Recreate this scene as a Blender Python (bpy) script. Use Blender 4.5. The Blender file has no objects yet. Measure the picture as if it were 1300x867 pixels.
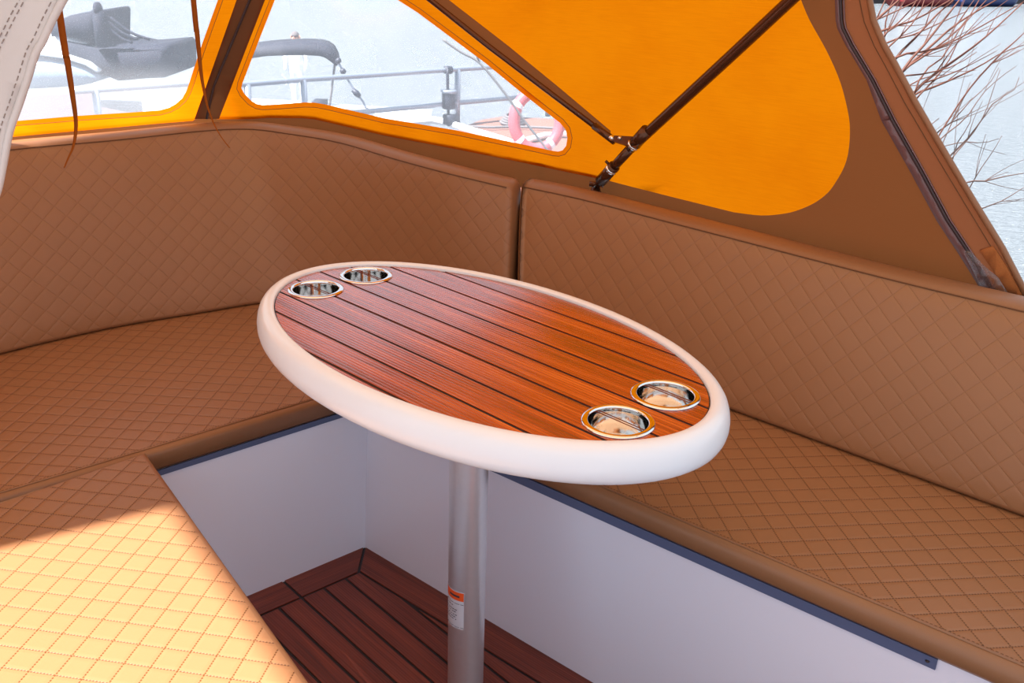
import bpy, bmesh, math, random
from mathutils import Vector, Matrix
from mathutils.geometry import delaunay_2d_cdt
random.seed(7)
sin, cos, pi, sqrt = math.sin, math.cos, math.pi, math.sqrt
scn = bpy.context.scene
COL = scn.collection

# ------------------------------------------------------------------ camera
F, PITCH, ROLL, H = 1200.0, 0.39802, 0.0340, 1.32
U_ = Vector((0, sin(PITCH), cos(PITCH)))
FW = Vector((0, cos(PITCH), -sin(PITCH)))
X_ = Vector((1, 0, 0))
RT = X_*cos(ROLL) + U_*sin(ROLL)
UP = -X_*sin(ROLL) + U_*cos(ROLL)
CAMLOC = Vector((0, 0, H))
cd = bpy.data.cameras.new('camera')
cd.sensor_width = 36; cd.lens = 36*F/1300; cd.clip_end = 500; cd.clip_start = 0.02
cam = bpy.data.objects.new('camera', cd); COL.objects.link(cam)
cam.matrix_world = Matrix.Translation(CAMLOC) @ Matrix((RT, UP, -FW)).transposed().to_4x4()
scn.camera = cam

def ray(x, y):
    return FW + RT*((x-650)/F) - UP*((y-433.5)/F)
def at(x, y, z):
    d = ray(x, y); t = (z-H)/d.z
    return CAMLOC + d*t
def aty(x, y, Y):
    d = ray(x, y); return CAMLOC + d*(Y/d.y)

# ------------------------------------------------------------------ object helpers
def wloc(p):
    v = Vector((0, 0, 0))
    while p is not None:
        v += p.location; p = p.parent
    return v
def mesh(name, V, Fc, mat, parent=None, origin=None, uv=None, smooth=True, fm=None):
    """one linked mesh object; V in world space"""
    base = wloc(parent) if parent else Vector((0, 0, 0))
    org = Vector(origin) if origin is not None else base.copy()
    me = bpy.data.meshes.new(name)
    me.from_pydata([tuple(Vector(v)-org) for v in V], [], Fc)
    for m in (mat if isinstance(mat, (list, tuple)) else [mat]): me.materials.append(m)
    if fm: me.polygons.foreach_set('material_index', fm)
    me.polygons.foreach_set('use_smooth', [smooth]*len(me.polygons))
    if uv:
        l = me.uv_layers.new(name='UVMap')
        for lp in me.loops: l.data[lp.index].uv = uv[lp.vertex_index]
    me.validate(); me.update()
    o = bpy.data.objects.new(name, me); COL.objects.link(o)
    o.location = org-base if parent else org
    if parent: o.parent = parent
    return o
def empty(name, loc):
    o = bpy.data.objects.new(name, None); COL.objects.link(o); o.location = loc
    o.empty_display_size = .05
    return o
def tag(o, label, cat, group=None):
    o['label'] = label; o['category'] = cat
    if group: o['group'] = group
    return o
def struct(o): o['kind'] = 'structure'; return o
def recalc(o):
    bm = bmesh.new(); bm.from_mesh(o.data)
    bmesh.ops.recalc_face_normals(bm, faces=bm.faces[:]); bm.to_mesh(o.data); bm.free(); return o
def solid(o, t, off=0.0):
    m = o.modifiers.new('thickness', 'SOLIDIFY'); m.thickness = t; m.offset = off; return o

class MB:
    def __init__(s): s.V = []; s.F = []; s.uv = []
    def add(s, V, Fc, uv=None):
        b = len(s.V); s.V += [Vector(v) for v in V]; s.F += [tuple(i+b for i in f) for f in Fc]
        s.uv += uv if uv else [(v[0], v[1]) for v in V]
    def box(s, c, sx, sy, sz, rz=0.0, M=None):
        V = []
        for k in (-.5, .5):
            for i, j in ((-.5, -.5), (.5, -.5), (.5, .5), (-.5, .5)):
                p = Vector((i*sx, j*sy, k*sz))
                p = M @ p if M else Matrix.Rotation(rz, 3, 'Z') @ p
                V.append(Vector(c)+p)
        s.add(V, [(3, 2, 1, 0), (4, 5, 6, 7), (0, 1, 5, 4), (1, 2, 6, 5), (2, 3, 7, 6), (3, 0, 4, 7)])
    def tube(s, P, r, n=10, cap=True, flat=None, upv=None):
        P = [Vector(p) for p in P]; m = len(P)
        rs = r if isinstance(r, (list, tuple)) else [r]*m
        V = []; uv = []; L = 0
        prev = None
        for i, p in enumerate(P):
            t = (P[min(i+1, m-1)]-P[max(i-1, 0)]).normalized()
            if prev is None:
                a = Vector(upv) if upv else (Vector((0, 0, 1)) if abs(t.z) < .9 else Vector((1, 0, 0)))
            else: a = prev
            a = (a - t*a.dot(t)).normalized(); b = t.cross(a); prev = a
            if i: L += (P[i]-P[i-1]).length
            for k in range(n):
                an = 2*pi*k/n
                V.append(p + a*cos(an)*rs[i]*(flat if flat else 1) + b*sin(an)*rs[i]); uv.append((L, an*rs[i]))
        Fc = [(i*n+k, i*n+(k+1) % n, (i+1)*n+(k+1) % n, (i+1)*n+k) for i in range(m-1) for k in range(n)]
        if cap: Fc += [tuple(range(n-1, -1, -1)), tuple((m-1)*n+k for k in range(n))]
        s.add(V, Fc, uv)
    def lathe(s, c, prof, n=48, sx=1, sy=1, rz=0):
        V = []
        for (r, z) in prof:
            for k in range(n):
                a = 2*pi*k/n; x = r*cos(a)*sx; y = r*sin(a)*sy
                V.append(Vector(c)+Vector((x*cos(rz)-y*sin(rz), x*sin(rz)+y*cos(rz), z)))
        Fc = [(i*n+k, i*n+(k+1) % n, (i+1)*n+(k+1) % n, (i+1)*n+k) for i in range(len(prof)-1) for k in range(n)]
        if prof[0][0] > 1e-6: pass
        s.add(V, Fc)
    def build(s, name, mat, parent=None, origin=None, smooth=True):
        return mesh(name, s.V, s.F, mat, parent, origin, s.uv, smooth)

def smooth_path(P, k=6):
    P = [Vector(p) for p in P]; out = []
    for i in range(len(P)-1):
        a = P[max(i-1, 0)]; b = P[i]; c = P[i+1]; d = P[min(i+2, len(P)-1)]
        for j in range(k):
            t = j/k
            out.append(.5*((2*b)+(c-a)*t+(2*a-5*b+4*c-d)*t*t+(3*b-a-3*c+d)*t**3))
    out.append(P[-1]); return out
def resample(P, n):
    P = [Vector(p) for p in P]; L = [0]
    for a, b in zip(P[:-1], P[1:]): L.append(L[-1]+(b-a).length)
    out = []; j = 0
    for i in range(n):
        s = L[-1]*i/(n-1)
        while j < len(L)-2 and L[j+1] < s: j += 1
        t = (s-L[j])/max(L[j+1]-L[j], 1e-9); out.append(P[j].lerp(P[j+1], t))
    return out, L[-1]

# ------------------------------------------------------------------ materials
def srgb(r, g, b, a=1):
    f = lambda c: (c/255/12.92) if c/255 <= .04045 else ((c/255+.055)/1.055)**2.4
    return (f(r), f(g), f(b), a)
class NT:
    def __init__(s, name):
        s.m = bpy.data.materials.new(name); s.m.use_nodes = True
        s.t = s.m.node_tree; s.t.nodes.clear()
        s.out = s.n('ShaderNodeOutputMaterial')
    def n(s, kind, **kw):
        nd = s.t.nodes.new(kind)
        for k, v in kw.items(): setattr(nd, k, v)
        return nd
    def l(s, a, b): s.t.links.new(a, b)
    def math(s, op, a, b=None, c=None, clamp=False):
        nd = s.n('ShaderNodeMath', operation=op); nd.use_clamp = clamp
        for i, v in enumerate((a, b, c)):
            if v is None: continue
            if isinstance(v, (int, float)): nd.inputs[i].default_value = v
            else: s.l(v, nd.inputs[i])
        return nd.outputs[0]
    def pr(s, **kw):
        p = s.n('ShaderNodeBsdfPrincipled')
        for k, v in kw.items():
            i = p.inputs[k.replace('_', ' ')]
            if hasattr(v, 'is_linked') or hasattr(v, 'links'): s.l(v, i)
            else: i.default_value = v
        return p
    def mix(s, f, a, b):
        nd = s.n('ShaderNodeMix', data_type='RGBA')
        for i, v in ((0, f), (6, a), (7, b)):
            if isinstance(v, (int, float, tuple)): nd.inputs[i].default_value = v
            else: s.l(v, nd.inputs[i])
        return nd.outputs[2]
    def ramp(s, f, stops):
        nd = s.n('ShaderNodeValToRGB'); s.l(f, nd.inputs[0])
        e = nd.color_ramp.elements
        while len(e) < len(stops): e.new(.5)
        for k, (p, c) in enumerate(stops): e[k].position = p; e[k].color = c
        return nd.outputs[0]
    def noise(s, vec, scale, detail=3, rough=.5):
        nd = s.n('ShaderNodeTexNoise'); nd.inputs['Scale'].default_value = scale
        nd.inputs['Detail'].default_value = detail; nd.inputs['Roughness'].default_value = rough
        if vec is not None: s.l(vec, nd.inputs['Vector'])
        return nd.outputs[0]
    def uv(s): return s.n('ShaderNodeTexCoord').outputs['UV']
    def obj(s): return s.n('ShaderNodeTexCoord').outputs['Object']
    def sep(s, v):
        nd = s.n('ShaderNodeSeparateXYZ'); s.l(v, nd.inputs[0]); return nd.outputs
    def mapping(s, v, scale=(1, 1, 1), rot=(0, 0, 0)):
        nd = s.n('ShaderNodeMapping'); s.l(v, nd.inputs[0])
        nd.inputs['Scale'].default_value = scale; nd.inputs['Rotation'].default_value = rot
        return nd.outputs[0]
    def bump(s, h, strength=1, dist=.001):
        nd = s.n('ShaderNodeBump'); nd.inputs['Strength'].default_value = strength
        nd.inputs['Distance'].default_value = dist; s.l(h, nd.inputs['Height']); return nd.outputs[0]
    def done(s, sh): s.l(sh, s.out.inputs[0]); return s.m

def plain(name, col, rough=.5, metal=0, grain=0, gscale=60, coat=0):
    n = NT(name)
    c = n.noise(n.obj(), gscale, 3)
    dark = tuple(x*(1-grain) for x in col[:3])+(1,)
    p = n.pr(Base_Color=n.mix(c, dark, col) if grain else col, Roughness=rough, Metallic=metal, Coat_Weight=coat)
    return n.done(p.outputs[0])

def leather(name, col, quilt=True, cell=.0375, seam=.0011, strength=.95, puff=1.15):
    n = NT(name); uvv = n.uv(); s = n.sep(uvv)
    grain = n.noise(uvv, 900, 3, .6)
    big = n.noise(uvv, 7, 2)
    base = n.mix(n.math('MULTIPLY', big, .5), col, tuple(x*.86 for x in col[:3])+(1,))
    h = n.math('MULTIPLY', grain, .10)
    if quilt:
        k = 1/sqrt(2)/cell
        a = n.math('MULTIPLY', n.math('ADD', s[0], s[1]), k)
        b = n.math('MULTIPLY', n.math('SUBTRACT', s[0], s[1]), k)
        da = n.math('MULTIPLY', n.math('PINGPONG', a, .5), cell)   # metres to the nearest seam
        db = n.math('MULTIPLY', n.math('PINGPONG', b, .5), cell)
        ga = n.math('DIVIDE', da, .0065, clamp=True); gb = n.math('DIVIDE', db, .0065, clamp=True)
        ga = n.math('POWER', ga, .45); gb = n.math('POWER', gb, .45)
        pil = n.math('MULTIPLY', ga, gb)
        # stitches: dark dots along each seam
        st = 1/.0046
        fa = n.math('GREATER_THAN', n.math('FRACT', n.math('MULTIPLY', b, cell*st)), .42)
        fb = n.math('GREATER_THAN', n.math('FRACT', n.math('MULTIPLY', a, cell*st)), .42)
        la = n.math('MULTIPLY', n.math('LESS_THAN', da, seam), fa)
        lb = n.math('MULTIPLY', n.math('LESS_THAN', db, seam), fb)
        dot = n.math('MAXIMUM', la, lb)
        base = n.mix(n.math('MULTIPLY', dot, strength), base, srgb(96, 56, 24))
        h = n.math('ADD', h, n.math('MULTIPLY', pil, puff))
        h = n.math('SUBTRACT', h, n.math('MULTIPLY', dot, .5))
    p = n.pr(Base_Color=base, Roughness=.46, Normal=n.bump(h, .8, .0012))
    p.inputs['Specular IOR Level'].default_value = .45
    return n.done(p.outputs[0])

def teak(name, c1, c2, c3, pitch=.0052, rough=.3, groove=.5, spec=.5, coat=0):
    n = NT(name); uvv = n.uv(); s = n.sep(uvv)
    g = n.noise(n.mapping(uvv, (5, 170, 1)), 1, 4, .6)
    g2 = n.noise(n.mapping(uvv, (2.2, 34, 1)), 1, 3, .55)
    col = n.ramp(n.math('ADD', n.math('MULTIPLY', g, .55), n.math('MULTIPLY', g2, .45)), [(.33, c1), (.5, c2), (.66, c3)])
    w = n.math('PINGPONG', n.math('DIVIDE', s[1], pitch), .5)
    gr = n.math('LESS_THAN', w, .11)
    col = n.mix(n.math('MULTIPLY', gr, groove), col, tuple(x*.35 for x in c1[:3])+(1,))
    hh = n.math('ADD', n.math('MULTIPLY', n.math('POWER', n.math('MULTIPLY', w, 2, clamp=True), .5), .8), n.math('MULTIPLY', g, .4))
    p = n.pr(Base_Color=col, Roughness=rough, Normal=n.bump(hh, .5, .0008))
    p.inputs['Specular IOR Level'].default_value = spec
    p.inputs['Coat Weight'].default_value = coat; p.inputs['Coat Roughness'].default_value = .16; p.inputs['Coat IOR'].default_value = 1.7
    n.l(n.bump(hh, .12, .0006), p.inputs['Coat Normal'])
    return n.done(p.outputs[0])

def canvas(name, col, tcol, tfac, weave=0, rough=.9):
    n = NT(name); uvv = n.uv()
    v = n.noise(n.mapping(uvv, (18, 420, 1)), 1, 3, .6)
    v2 = n.noise(uvv, 5, 3)
    f = n.math('ADD', n.math('MULTIPLY', n.math('SUBTRACT', v, .42), 1.9*weave), n.math('MULTIPLY', n.math('SUBTRACT', v2, .40), 2.2*weave), clamp=True)
    tc = n.mix(f, tcol, tuple(x*y for x, y in zip(tcol[:3], (.80, .60, .4)))+(1,))
    d = n.n('ShaderNodeBsdfDiffuse'); d.inputs[0].default_value = col
    t = n.n('ShaderNodeBsdfTranslucent'); n.l(tc, t.inputs[0])
    m = n.n('ShaderNodeMixShader'); m.inputs[0].default_value = tfac
    n.l(d.outputs[0], m.inputs[1]); n.l(t.outputs[0], m.inputs[2])
    return n.done(m.outputs[0])

def vinyl(name):
    n = NT(name); uvv = n.uv()
    sp = n.noise(uvv, 420, 2, .7); big = n.noise(uvv, 5, 3)
    drops = n.math('MULTIPLY', n.math('GREATER_THAN', sp, .63), .18)
    f = n.math('ADD', n.math('ADD', .17, n.math('MULTIPLY', big, .2)), drops, clamp=True)
    tr = n.n('ShaderNodeBsdfTransparent'); tr.inputs[0].default_value = (.97, .98, 1, 1)
    tl = n.n('ShaderNodeBsdfTranslucent'); tl.inputs[0].default_value = (.95, .96, 1, 1)
    gl = n.n('ShaderNodeBsdfGlossy'); gl.inputs['Roughness'].default_value = .08
    m = n.n('ShaderNodeMixShader'); n.l(f, m.inputs[0]); n.l(tr.outputs[0], m.inputs[1]); n.l(tl.outputs[0], m.inputs[2])
    m2 = n.n('ShaderNodeMixShader'); m2.inputs[0].default_value = .05
    n.l(m.outputs[0], m2.inputs[1]); n.l(gl.outputs[0], m2.inputs[2])
    return n.done(m2.outputs[0])

TAN = srgb(148, 102, 66)
M = {}
M['quilt'] = leather('quilted_tan_leather', TAN)
M['quilt_back'] = leather('quilted_tan_leather_backrest', TAN, seam=.0007, strength=.14, puff=.8)
M['leather'] = leather('plain_tan_leather', srgb(141, 96, 63), quilt=False)
M['thread'] = plain('brown_thread', srgb(104, 66, 36), .8)
M['gel'] = plain('white_gelcoat', srgb(234, 232, 244), .28, coat=.3)
M['coaming'] = plain('brown_coaming', srgb(112, 76, 52), .6)
M['rim'] = plain('white_table_rim', srgb(224, 226, 231), .3, coat=.2)
M['strip'] = plain('shade_blue_strip', srgb(84, 94, 126), .5)  # shade under the cushion edge is put into this strip colour
M['teak'] = teak('table_teak', srgb(98, 32, 12), srgb(166, 62, 22), srgb(214, 104, 44), rough=.26, groove=.5, spec=.95, coat=.6, pitch=.0062)
M['floor'] = teak('floor_teak', srgb(82, 30, 18), srgb(110, 44, 26), srgb(134, 60, 36), rough=.45, groove=.12)
M['caulk'] = plain('black_caulking', srgb(26, 22, 24), .5)
M['steel'] = plain('polished_steel', (.82, .8, .78, 1), .08, 1)
M['alu'] = plain('brushed_aluminium', (.80, .79, .81, 1), .32, .8, grain=.06, gscale=90)
M['orange'] = canvas('orange_canvas', srgb(250, 140, 10), (1.0, .255, .002, 1), .95, .5)
M['binding'] = canvas('orange_binding', srgb(236, 124, 8), (.94, .195, .002, 1), .94, .3)
M['brown'] = canvas('brown_canvas', srgb(132, 74, 42), (.36, .13, .04, 1), .36, .2)
M['flap'] = canvas('light_brown_canvas', srgb(178, 118, 82), (.5, .24, .12, 1), .3, .2)
M['band'] = canvas('dark_brown_canvas', srgb(96, 58, 40), (.2, .08, .03, 1), .2, .2)
M['roof'] = canvas('roof_canvas', srgb(196, 140, 92), (1.0, .66, .40, 1), .22, .2)
M['vinyl'] = vinyl('clear_vinyl')
M['tube'] = plain('brown_anodised_tube', srgb(84, 50, 30), .22, .55)
M['zip'] = plain('dark_zip', srgb(52, 32, 32), .5)
M['white_leather'] = leather('white_leather', srgb(192, 186, 183), quilt=False)
M['strap'] = canvas('brown_webbing', srgb(150, 84, 34), (.6, .22, .05, 1), .3, .3)
M['velcro'] = plain('brown_velcro', srgb(176, 104, 50), .95, grain=.4, gscale=400)
M['purple'] = plain('vinyl_hem_strip', srgb(116, 84, 84), .22)

# ------------------------------------------------------------------ boat frame
def ln(p, az): a = math.radians(az); return Vector(p), Vector((cos(a), sin(a)))
def isect(p, d, q, e):
    c = d.x*e.y-d.y*e.x; w = Vector((q.x-p.x, q.y-p.y)); t = (w.x*e.y-w.y*e.x)/c
    return Vector((p.x+d.x*t, p.y+d.y*t))
CR = at(463, 694, 0)                                  # inner corner of the foot well
dR = Vector((cos(math.radians(-39.4)), sin(math.radians(-39.4))))
dL = Vector((cos(math.radians(41.1)), sin(math.radians(41.1))))     # pointing towards the corner
ZL, ZR = .362, .409                                   # tops of the seat bases
CT = Vector((CR.x+.016, CR.y+.013))

# floor: caulked teak boards
def clip(poly, p, nrm):
    out = []
    for i in range(len(poly)):
        a, b = poly[i], poly[(i+1) % len(poly)]
        da = (a-p).dot(nrm); db = (b-p).dot(nrm)
        if da >= 0: out.append(a)
        if (da >= 0) != (db >= 0): out.append(a.lerp(b, da/(da-db)))
    return out
V2 = Vector
C2 = V2((CR.x, CR.y)); PR = V2((dR.y, -dR.x)); PL = V2((dL.y, -dL.x))   # inward normals
if PR.dot(V2((-.2, 1))-C2) < 0: PR = -PR
if PR.dot(V2((0, 0))-C2) < 0: PR = -PR
if PL.dot(V2((0, 0))-C2) < 0: PL = -PL
seam = .0066
mL = .0755; mR = .072
NV = C2-dL*1.0
def boards():
    fb = MB()
    big = [V2((-3, -3)), V2((3, -3)), V2((3, 3)), V2((-3, 3))]
    room = clip(clip(big, C2, PR), C2, PL)
    pa = V2((-.17, -.68)); room = clip(room, C2-dL*.62, V2((cos(math.radians(36.6)), sin(math.radians(36.6)))))
    room = clip(room, V2((.75, .2)), V2((-.69, .724)))
    def put(poly, ax):
        if len(poly) < 3: return
        a = 0
        for i in range(1, len(poly)-1):
            a += (poly[i]-poly[0]).x*(poly[i+1]-poly[0]).y-(poly[i]-poly[0]).y*(poly[i+1]-poly[0]).x
        if abs(a) < 2e-5: return
        if a < 0: poly = poly[::-1]
        n = len(poly)
        top = [Vector((p.x, p.y, 0)) for p in poly]; bot = [Vector((p.x, p.y, -.004)) for p in poly]
        w = V2((-ax.y, ax.x)); uv = [(p.dot(ax)+random.random()*0, p.dot(w)) for p in poly]
        fb.add(top+bot, [tuple(range(n))]+[(i, n+i, n+(i+1) % n, (i+1) % n) for i in range(n)], uv+uv)
    h = seam/2
    # right border board, left border board (split once), field boards
    br = clip(clip(room, C2+PR*(mR-h), -PR), C2, (PR+PL*0-PL).normalized() if False else V2((1, 0))*0+ (PL-PR)) 
    put(clip(clip(room, C2+PR*(mR-h), -PR), C2+(PL-PR).normalized()*h, (PL-PR)), dR)
    bl = clip(clip(room, C2+PL*(mL-h), -PL), C2-(PL-PR).normalized()*h, (PR-PL))
    ax = V2((cos(math.radians(-46.2)), sin(math.radians(-46.2)))); nn = V2((-ax.y, ax.x))
    ref = V2((-.4535, 1.685)); base = ref.dot(nn)
    put(clip(bl, ref+nn*h, nn), dL); put(clip(bl, ref-nn*h, -nn), dL)
    fld = clip(clip(room, C2+PR*(mR+h), PR), C2+PL*(mL+h), PL)
    w = .0545
    for k in range(-9, 8):
        p = ref+nn*(k*w)
        put(clip(clip(fld, p+nn*h, nn), p+nn*(w-h), -nn), ax)
    return fb, room
fb, room = boards()
n0 = len(room)
flo_top = fb.F[:]
base_v = [Vector((p.x, p.y, -.0025)) for p in room]+[Vector((p.x, p.y, -.03)) for p in room]
nb = len(fb.V)
fb.add(base_v, [tuple(range(n0)), tuple(range(2*n0-1, n0-1, -1))]+[(i, n0+i, n0+(i+1) % n0, (i+1) % n0) for i in range(n0)])
floor = mesh('floor', fb.V, fb.F, [M['floor'], M['caulk']], None, (C2.x, C2.y, 0), fb.uv, False,
             [0]*len(flo_top)+[1]*(len(fb.F)-len(flo_top)))
struct(recalc(floor))

# seat bases of the foot well
def panel(name, p0, p1, q0, q1, th, nrm, mat):
    """upright slab: bottom edge p0-p1, top edge q0-q1, thickness away from nrm"""
    off = Vector((nrm.x, nrm.y, 0))*-th
    P = [p0, p1, q1, q0]; V = P+[p+off for p in P]
    o = mesh(name, V, [(0, 1, 2, 3), (7, 6, 5, 4), (0, 4, 5, 1), (1, 5, 6, 2), (2, 6, 7, 3), (3, 7, 4, 0)], mat, None, p0, [(v.x, v.z) for v in V], False)
    return recalc(o)
def V3(p, z): return Vector((p[0], p[1], z))
eR = C2+dR*1.75
# right base leans outwards a little
tR1 = at(1188, 849, .392); tL0 = at(203, 603, ZL-.004)
KTL = V2((CR.x+.0153, CR.y+.013)); KT = V2((CR.x+.0173, CR.y+.0147))      # the corner leans out slightly
dRt = (V2((tR1.x, tR1.y))-KT).normalized(); dLt = (KTL-V2((tL0.x, tL0.y))).normalized()
tR_end = KT+dRt*1.6
wl = panel('wall_left', V3(C2-dL*.95, -.015), V3(C2, -.015), V3(KTL-dLt*.95, ZL), V3(KTL, ZL), .02, PL, M['gel'])
tR0 = at(663, 614, .392); tR0 = V2((tR0.x, tR0.y)); dS = (V2((tR1.x, tR1.y))-tR0).normalized()
s0 = (tR0-KT).length; topl = smooth_path([V3(KT, ZR), V3(KT.lerp(tR0, .5)+PR*-.002, ZR), V3(tR0, ZR), V3(tR0+dS*.35, ZR), V3(tR0+dS*.75, ZR), V3(tR0+dS*1.3, ZR)], 6)
topl, Lt = resample(topl, 40); V = []; Fc = []; nr_ = 8
for k_, q_ in enumerate(topl):
    b_ = V3(C2+dR*(Lt*k_/39), -.015)
    for m_ in range(nr_+1): V.append(b_.lerp(q_, m_/nr_))
    V.append(q_-Vector((PR.x, PR.y, 0))*.02); V.append(b_-Vector((PR.x, PR.y, 0))*.02)
c_n = nr_+3
for k_ in range(39):
    for m_ in range(c_n): Fc.append((k_*c_n+m_, k_*c_n+(m_+1) % c_n, (k_+1)*c_n+(m_+1) % c_n, (k_+1)*c_n+m_))
Fc += [tuple(range(c_n)), tuple(39*c_n+m_ for m_ in range(c_n-1, -1, -1))]
wr = recalc(mesh('wall_right', V, Fc, M['gel'], None, V3(C2, 0), None, True))
for p_ in wr.data.polygons: p_.use_smooth = False
struct(wl); struct(wr)
e3 = (at(395, 867, .425)-at(183, 571, .425)); e3 = V2((e3.x, e3.y)).normalized()       # edge of the near bench
P3 = V2((e3.y, -e3.x)); 
if P3.x < 0: P3 = -P3
k3 = at(183, 571, .425); k3 = V2((k3.x, k3.y))
nb0 = k3-P3*.03
wn = panel('wall_near', V3(nb0+e3*.0, -.015), V3(nb0+e3*1.5, -.015), V3(nb0, .365), V3(nb0+e3*1.5, .365), .02, P3, M['gel'])
struct(wn)

# trim strips under the cushions, tinted as if in shade
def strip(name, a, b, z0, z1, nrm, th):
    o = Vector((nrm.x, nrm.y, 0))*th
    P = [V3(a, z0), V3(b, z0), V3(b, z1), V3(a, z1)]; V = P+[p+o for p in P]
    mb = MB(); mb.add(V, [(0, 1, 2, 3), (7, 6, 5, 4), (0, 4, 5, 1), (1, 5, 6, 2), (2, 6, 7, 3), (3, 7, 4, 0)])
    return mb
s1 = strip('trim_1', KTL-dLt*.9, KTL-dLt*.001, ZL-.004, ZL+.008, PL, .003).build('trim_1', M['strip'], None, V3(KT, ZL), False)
stR = V2((tR1.x, tR1.y))
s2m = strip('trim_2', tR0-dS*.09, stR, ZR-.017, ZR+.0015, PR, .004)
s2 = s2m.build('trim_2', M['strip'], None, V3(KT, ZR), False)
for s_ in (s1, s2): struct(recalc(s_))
sc = MB(); sc.lathe(V3(stR-dS*.012+PR*.0045, ZR-.008), [(0, .0), (.003, .0), (.003, .002), (0, .0025)], 12)
scw = sc.build('screw', M['zip'], s2, None)
# ------------------------------------------------------------------ seat cushions
def seat(name, poly, z0, z1, ang, label, edges, mquilt='quilt', r=.014, origin=None):
    """rounded slab over a plan polygon; quilted top, plain sides, corded seam along chosen edges"""
    root = empty(name, V3(sum(poly, V2((0, 0)))/len(poly), z0))
    tag(root, label, 'seat cushion')
    a = 0; n = len(poly)
    for i in range(n): a += poly[i].x*poly[(i+1) % n].y-poly[i].y*poly[(i+1) % n].x
    if a < 0: poly = poly[::-1]
    def inset(d):
        out = []
        for i in range(n):
            p, q, w = poly[i-1], poly[i], poly[(i+1) % n]
            e, g = (q-p).normalized(), (w-q).normalized()
            n1 = V2((-e.y, e.x)); n2 = V2((-g.y, g.x)); b = (n1+n2)
            b = b/max(b.dot(n1), .35) if b.length > 1e-6 else n1
            out.append(q+b*d)
        return out
    ca, sa = cos(math.radians(ang)), sin(math.radians(ang))
    prof = [(r*.6, z0), (0, z0+r*.6)]
    k = 6
    prof += [(0, z1-r)]+[(r*(1-cos(pi/2*i/k)), z1-r+r*sin(pi/2*i/k)) for i in range(1, k+1)]
    V = []; uv = []
    for (d, z) in prof:
        for p in inset(d):
            V.append(V3(p, z)); uv.append((p.x*ca+p.y*sa, -p.x*sa+p.y*ca+ (z1-z)))
    Fc = [(i*n+j, i*n+(j+1) % n, (i+1)*n+(j+1) % n, (i+1)*n+j) for i in range(len(prof)-1) for j in range(n)]
    ns = len(Fc)
    Fc += [tuple((len(prof)-1)*n+j for j in range(n)), tuple(range(n-1, -1, -1))]
    o = mesh('pad', V, Fc, [M[mquilt], M['leather']], root, None, uv, True, [1]*ns+[0, 1])
    o.data.polygons[ns].use_smooth = False
    # corded seam
    ins = inset(r*.75)
    cord = MB(); c2 = MB()
    for (i, j) in edges:
        A = V3(ins[i % n], z1-.0002); B = V3(ins[j % n], z1-.0002)
        cord.tube([A, B], .0018, 8)
        t = (B-A).normalized(); L = (B-A).length
        inn = inset(r*.75+.005); A2 = V3(inn[i % n], z1); B2 = V3(inn[j % n], z1)
        m = int(L/.0062)
        for q in range(m):
            u = q/m; p = A2.lerp(B2, u); c2.tube([p, p+t*.0036], .0006, 5)
    if edges:
        cd_ = cord.build('piping', M['leather'], root); c2.build('stitching', M['thread'], root)
        c2.V and None
    return root
fL0 = at(183, 573, .42); fL1 = at(400, 508, .42)
fL0 = V2((fL0.x, fL0.y)); fL1 = V2((fL1.x, fL1.y)); dfL = (fL1-fL0).normalized()
fR0 = at(1000, 722, .457); fR1 = at(1300, 845, .457)
fR0 = V2((fR0.x, fR0.y)); fR1 = V2((fR1.x, fR1.y)); dfR = (fR1-fR0).normalized()
fR0 = fR0-V2((-dfR.y, dfR.x))*.004
KF = isect(fL0, dfL, fR0, dfR)

# ------------------------------------------------------------------ backrest curves (plan) and heights
def p2(v): return V2((v.x, v.y))
TOPL = [(0, 186, .86), (60, 180, .86), (152, 172, .86), (254, 161.5, .86), (314, 159, .857), (360, 164, .853),
        (429, 175.5, .845), (506.6, 198, .83), (574.4, 216, .82), (650, 234, .802)]
BOTL = [(-1.16, 1.953), (-1.075, 2.04), (-.95, 2.148), (-.79, 2.252), (-.67, 2.328), (-.575, 2.352), (-.43, 2.32), (-.28, 2.262), (-.15, 2.19), (-.014, 2.098)]
tl = [at(*p) for p in TOPL]; bl_ = [V3(p, .4212) for p in BOTL]
ex = Vector((-.70, -.72, 0))*.62
tl = [tl[0]+ex] + tl; bl_ = [bl_[0]+ex] + bl_
TOPR = [(659, 230.5, .80), (739.6, 247.5, .80), (844.6, 274.5, .797), (960, 304, .793), (1045, 326, .79), (1150, 352.5, .787), (1300, 388, .785)]
tr_ = [at(*p) for p in TOPR]
br_ = [V3((.45+k*.419, 1.718-k*.363), .4583) for k in (-1.052, -.74, -.345, .03, .30, .62, 1.0)]
dx = (tr_[-1]-tr_[-2]).normalized()*.7
tr_.append(tr_[-1]+Vector((dx.x, dx.y, -.008))); br_.append(br_[-1]+Vector((.419, -.363, 0)).normalized()*.7)

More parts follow.
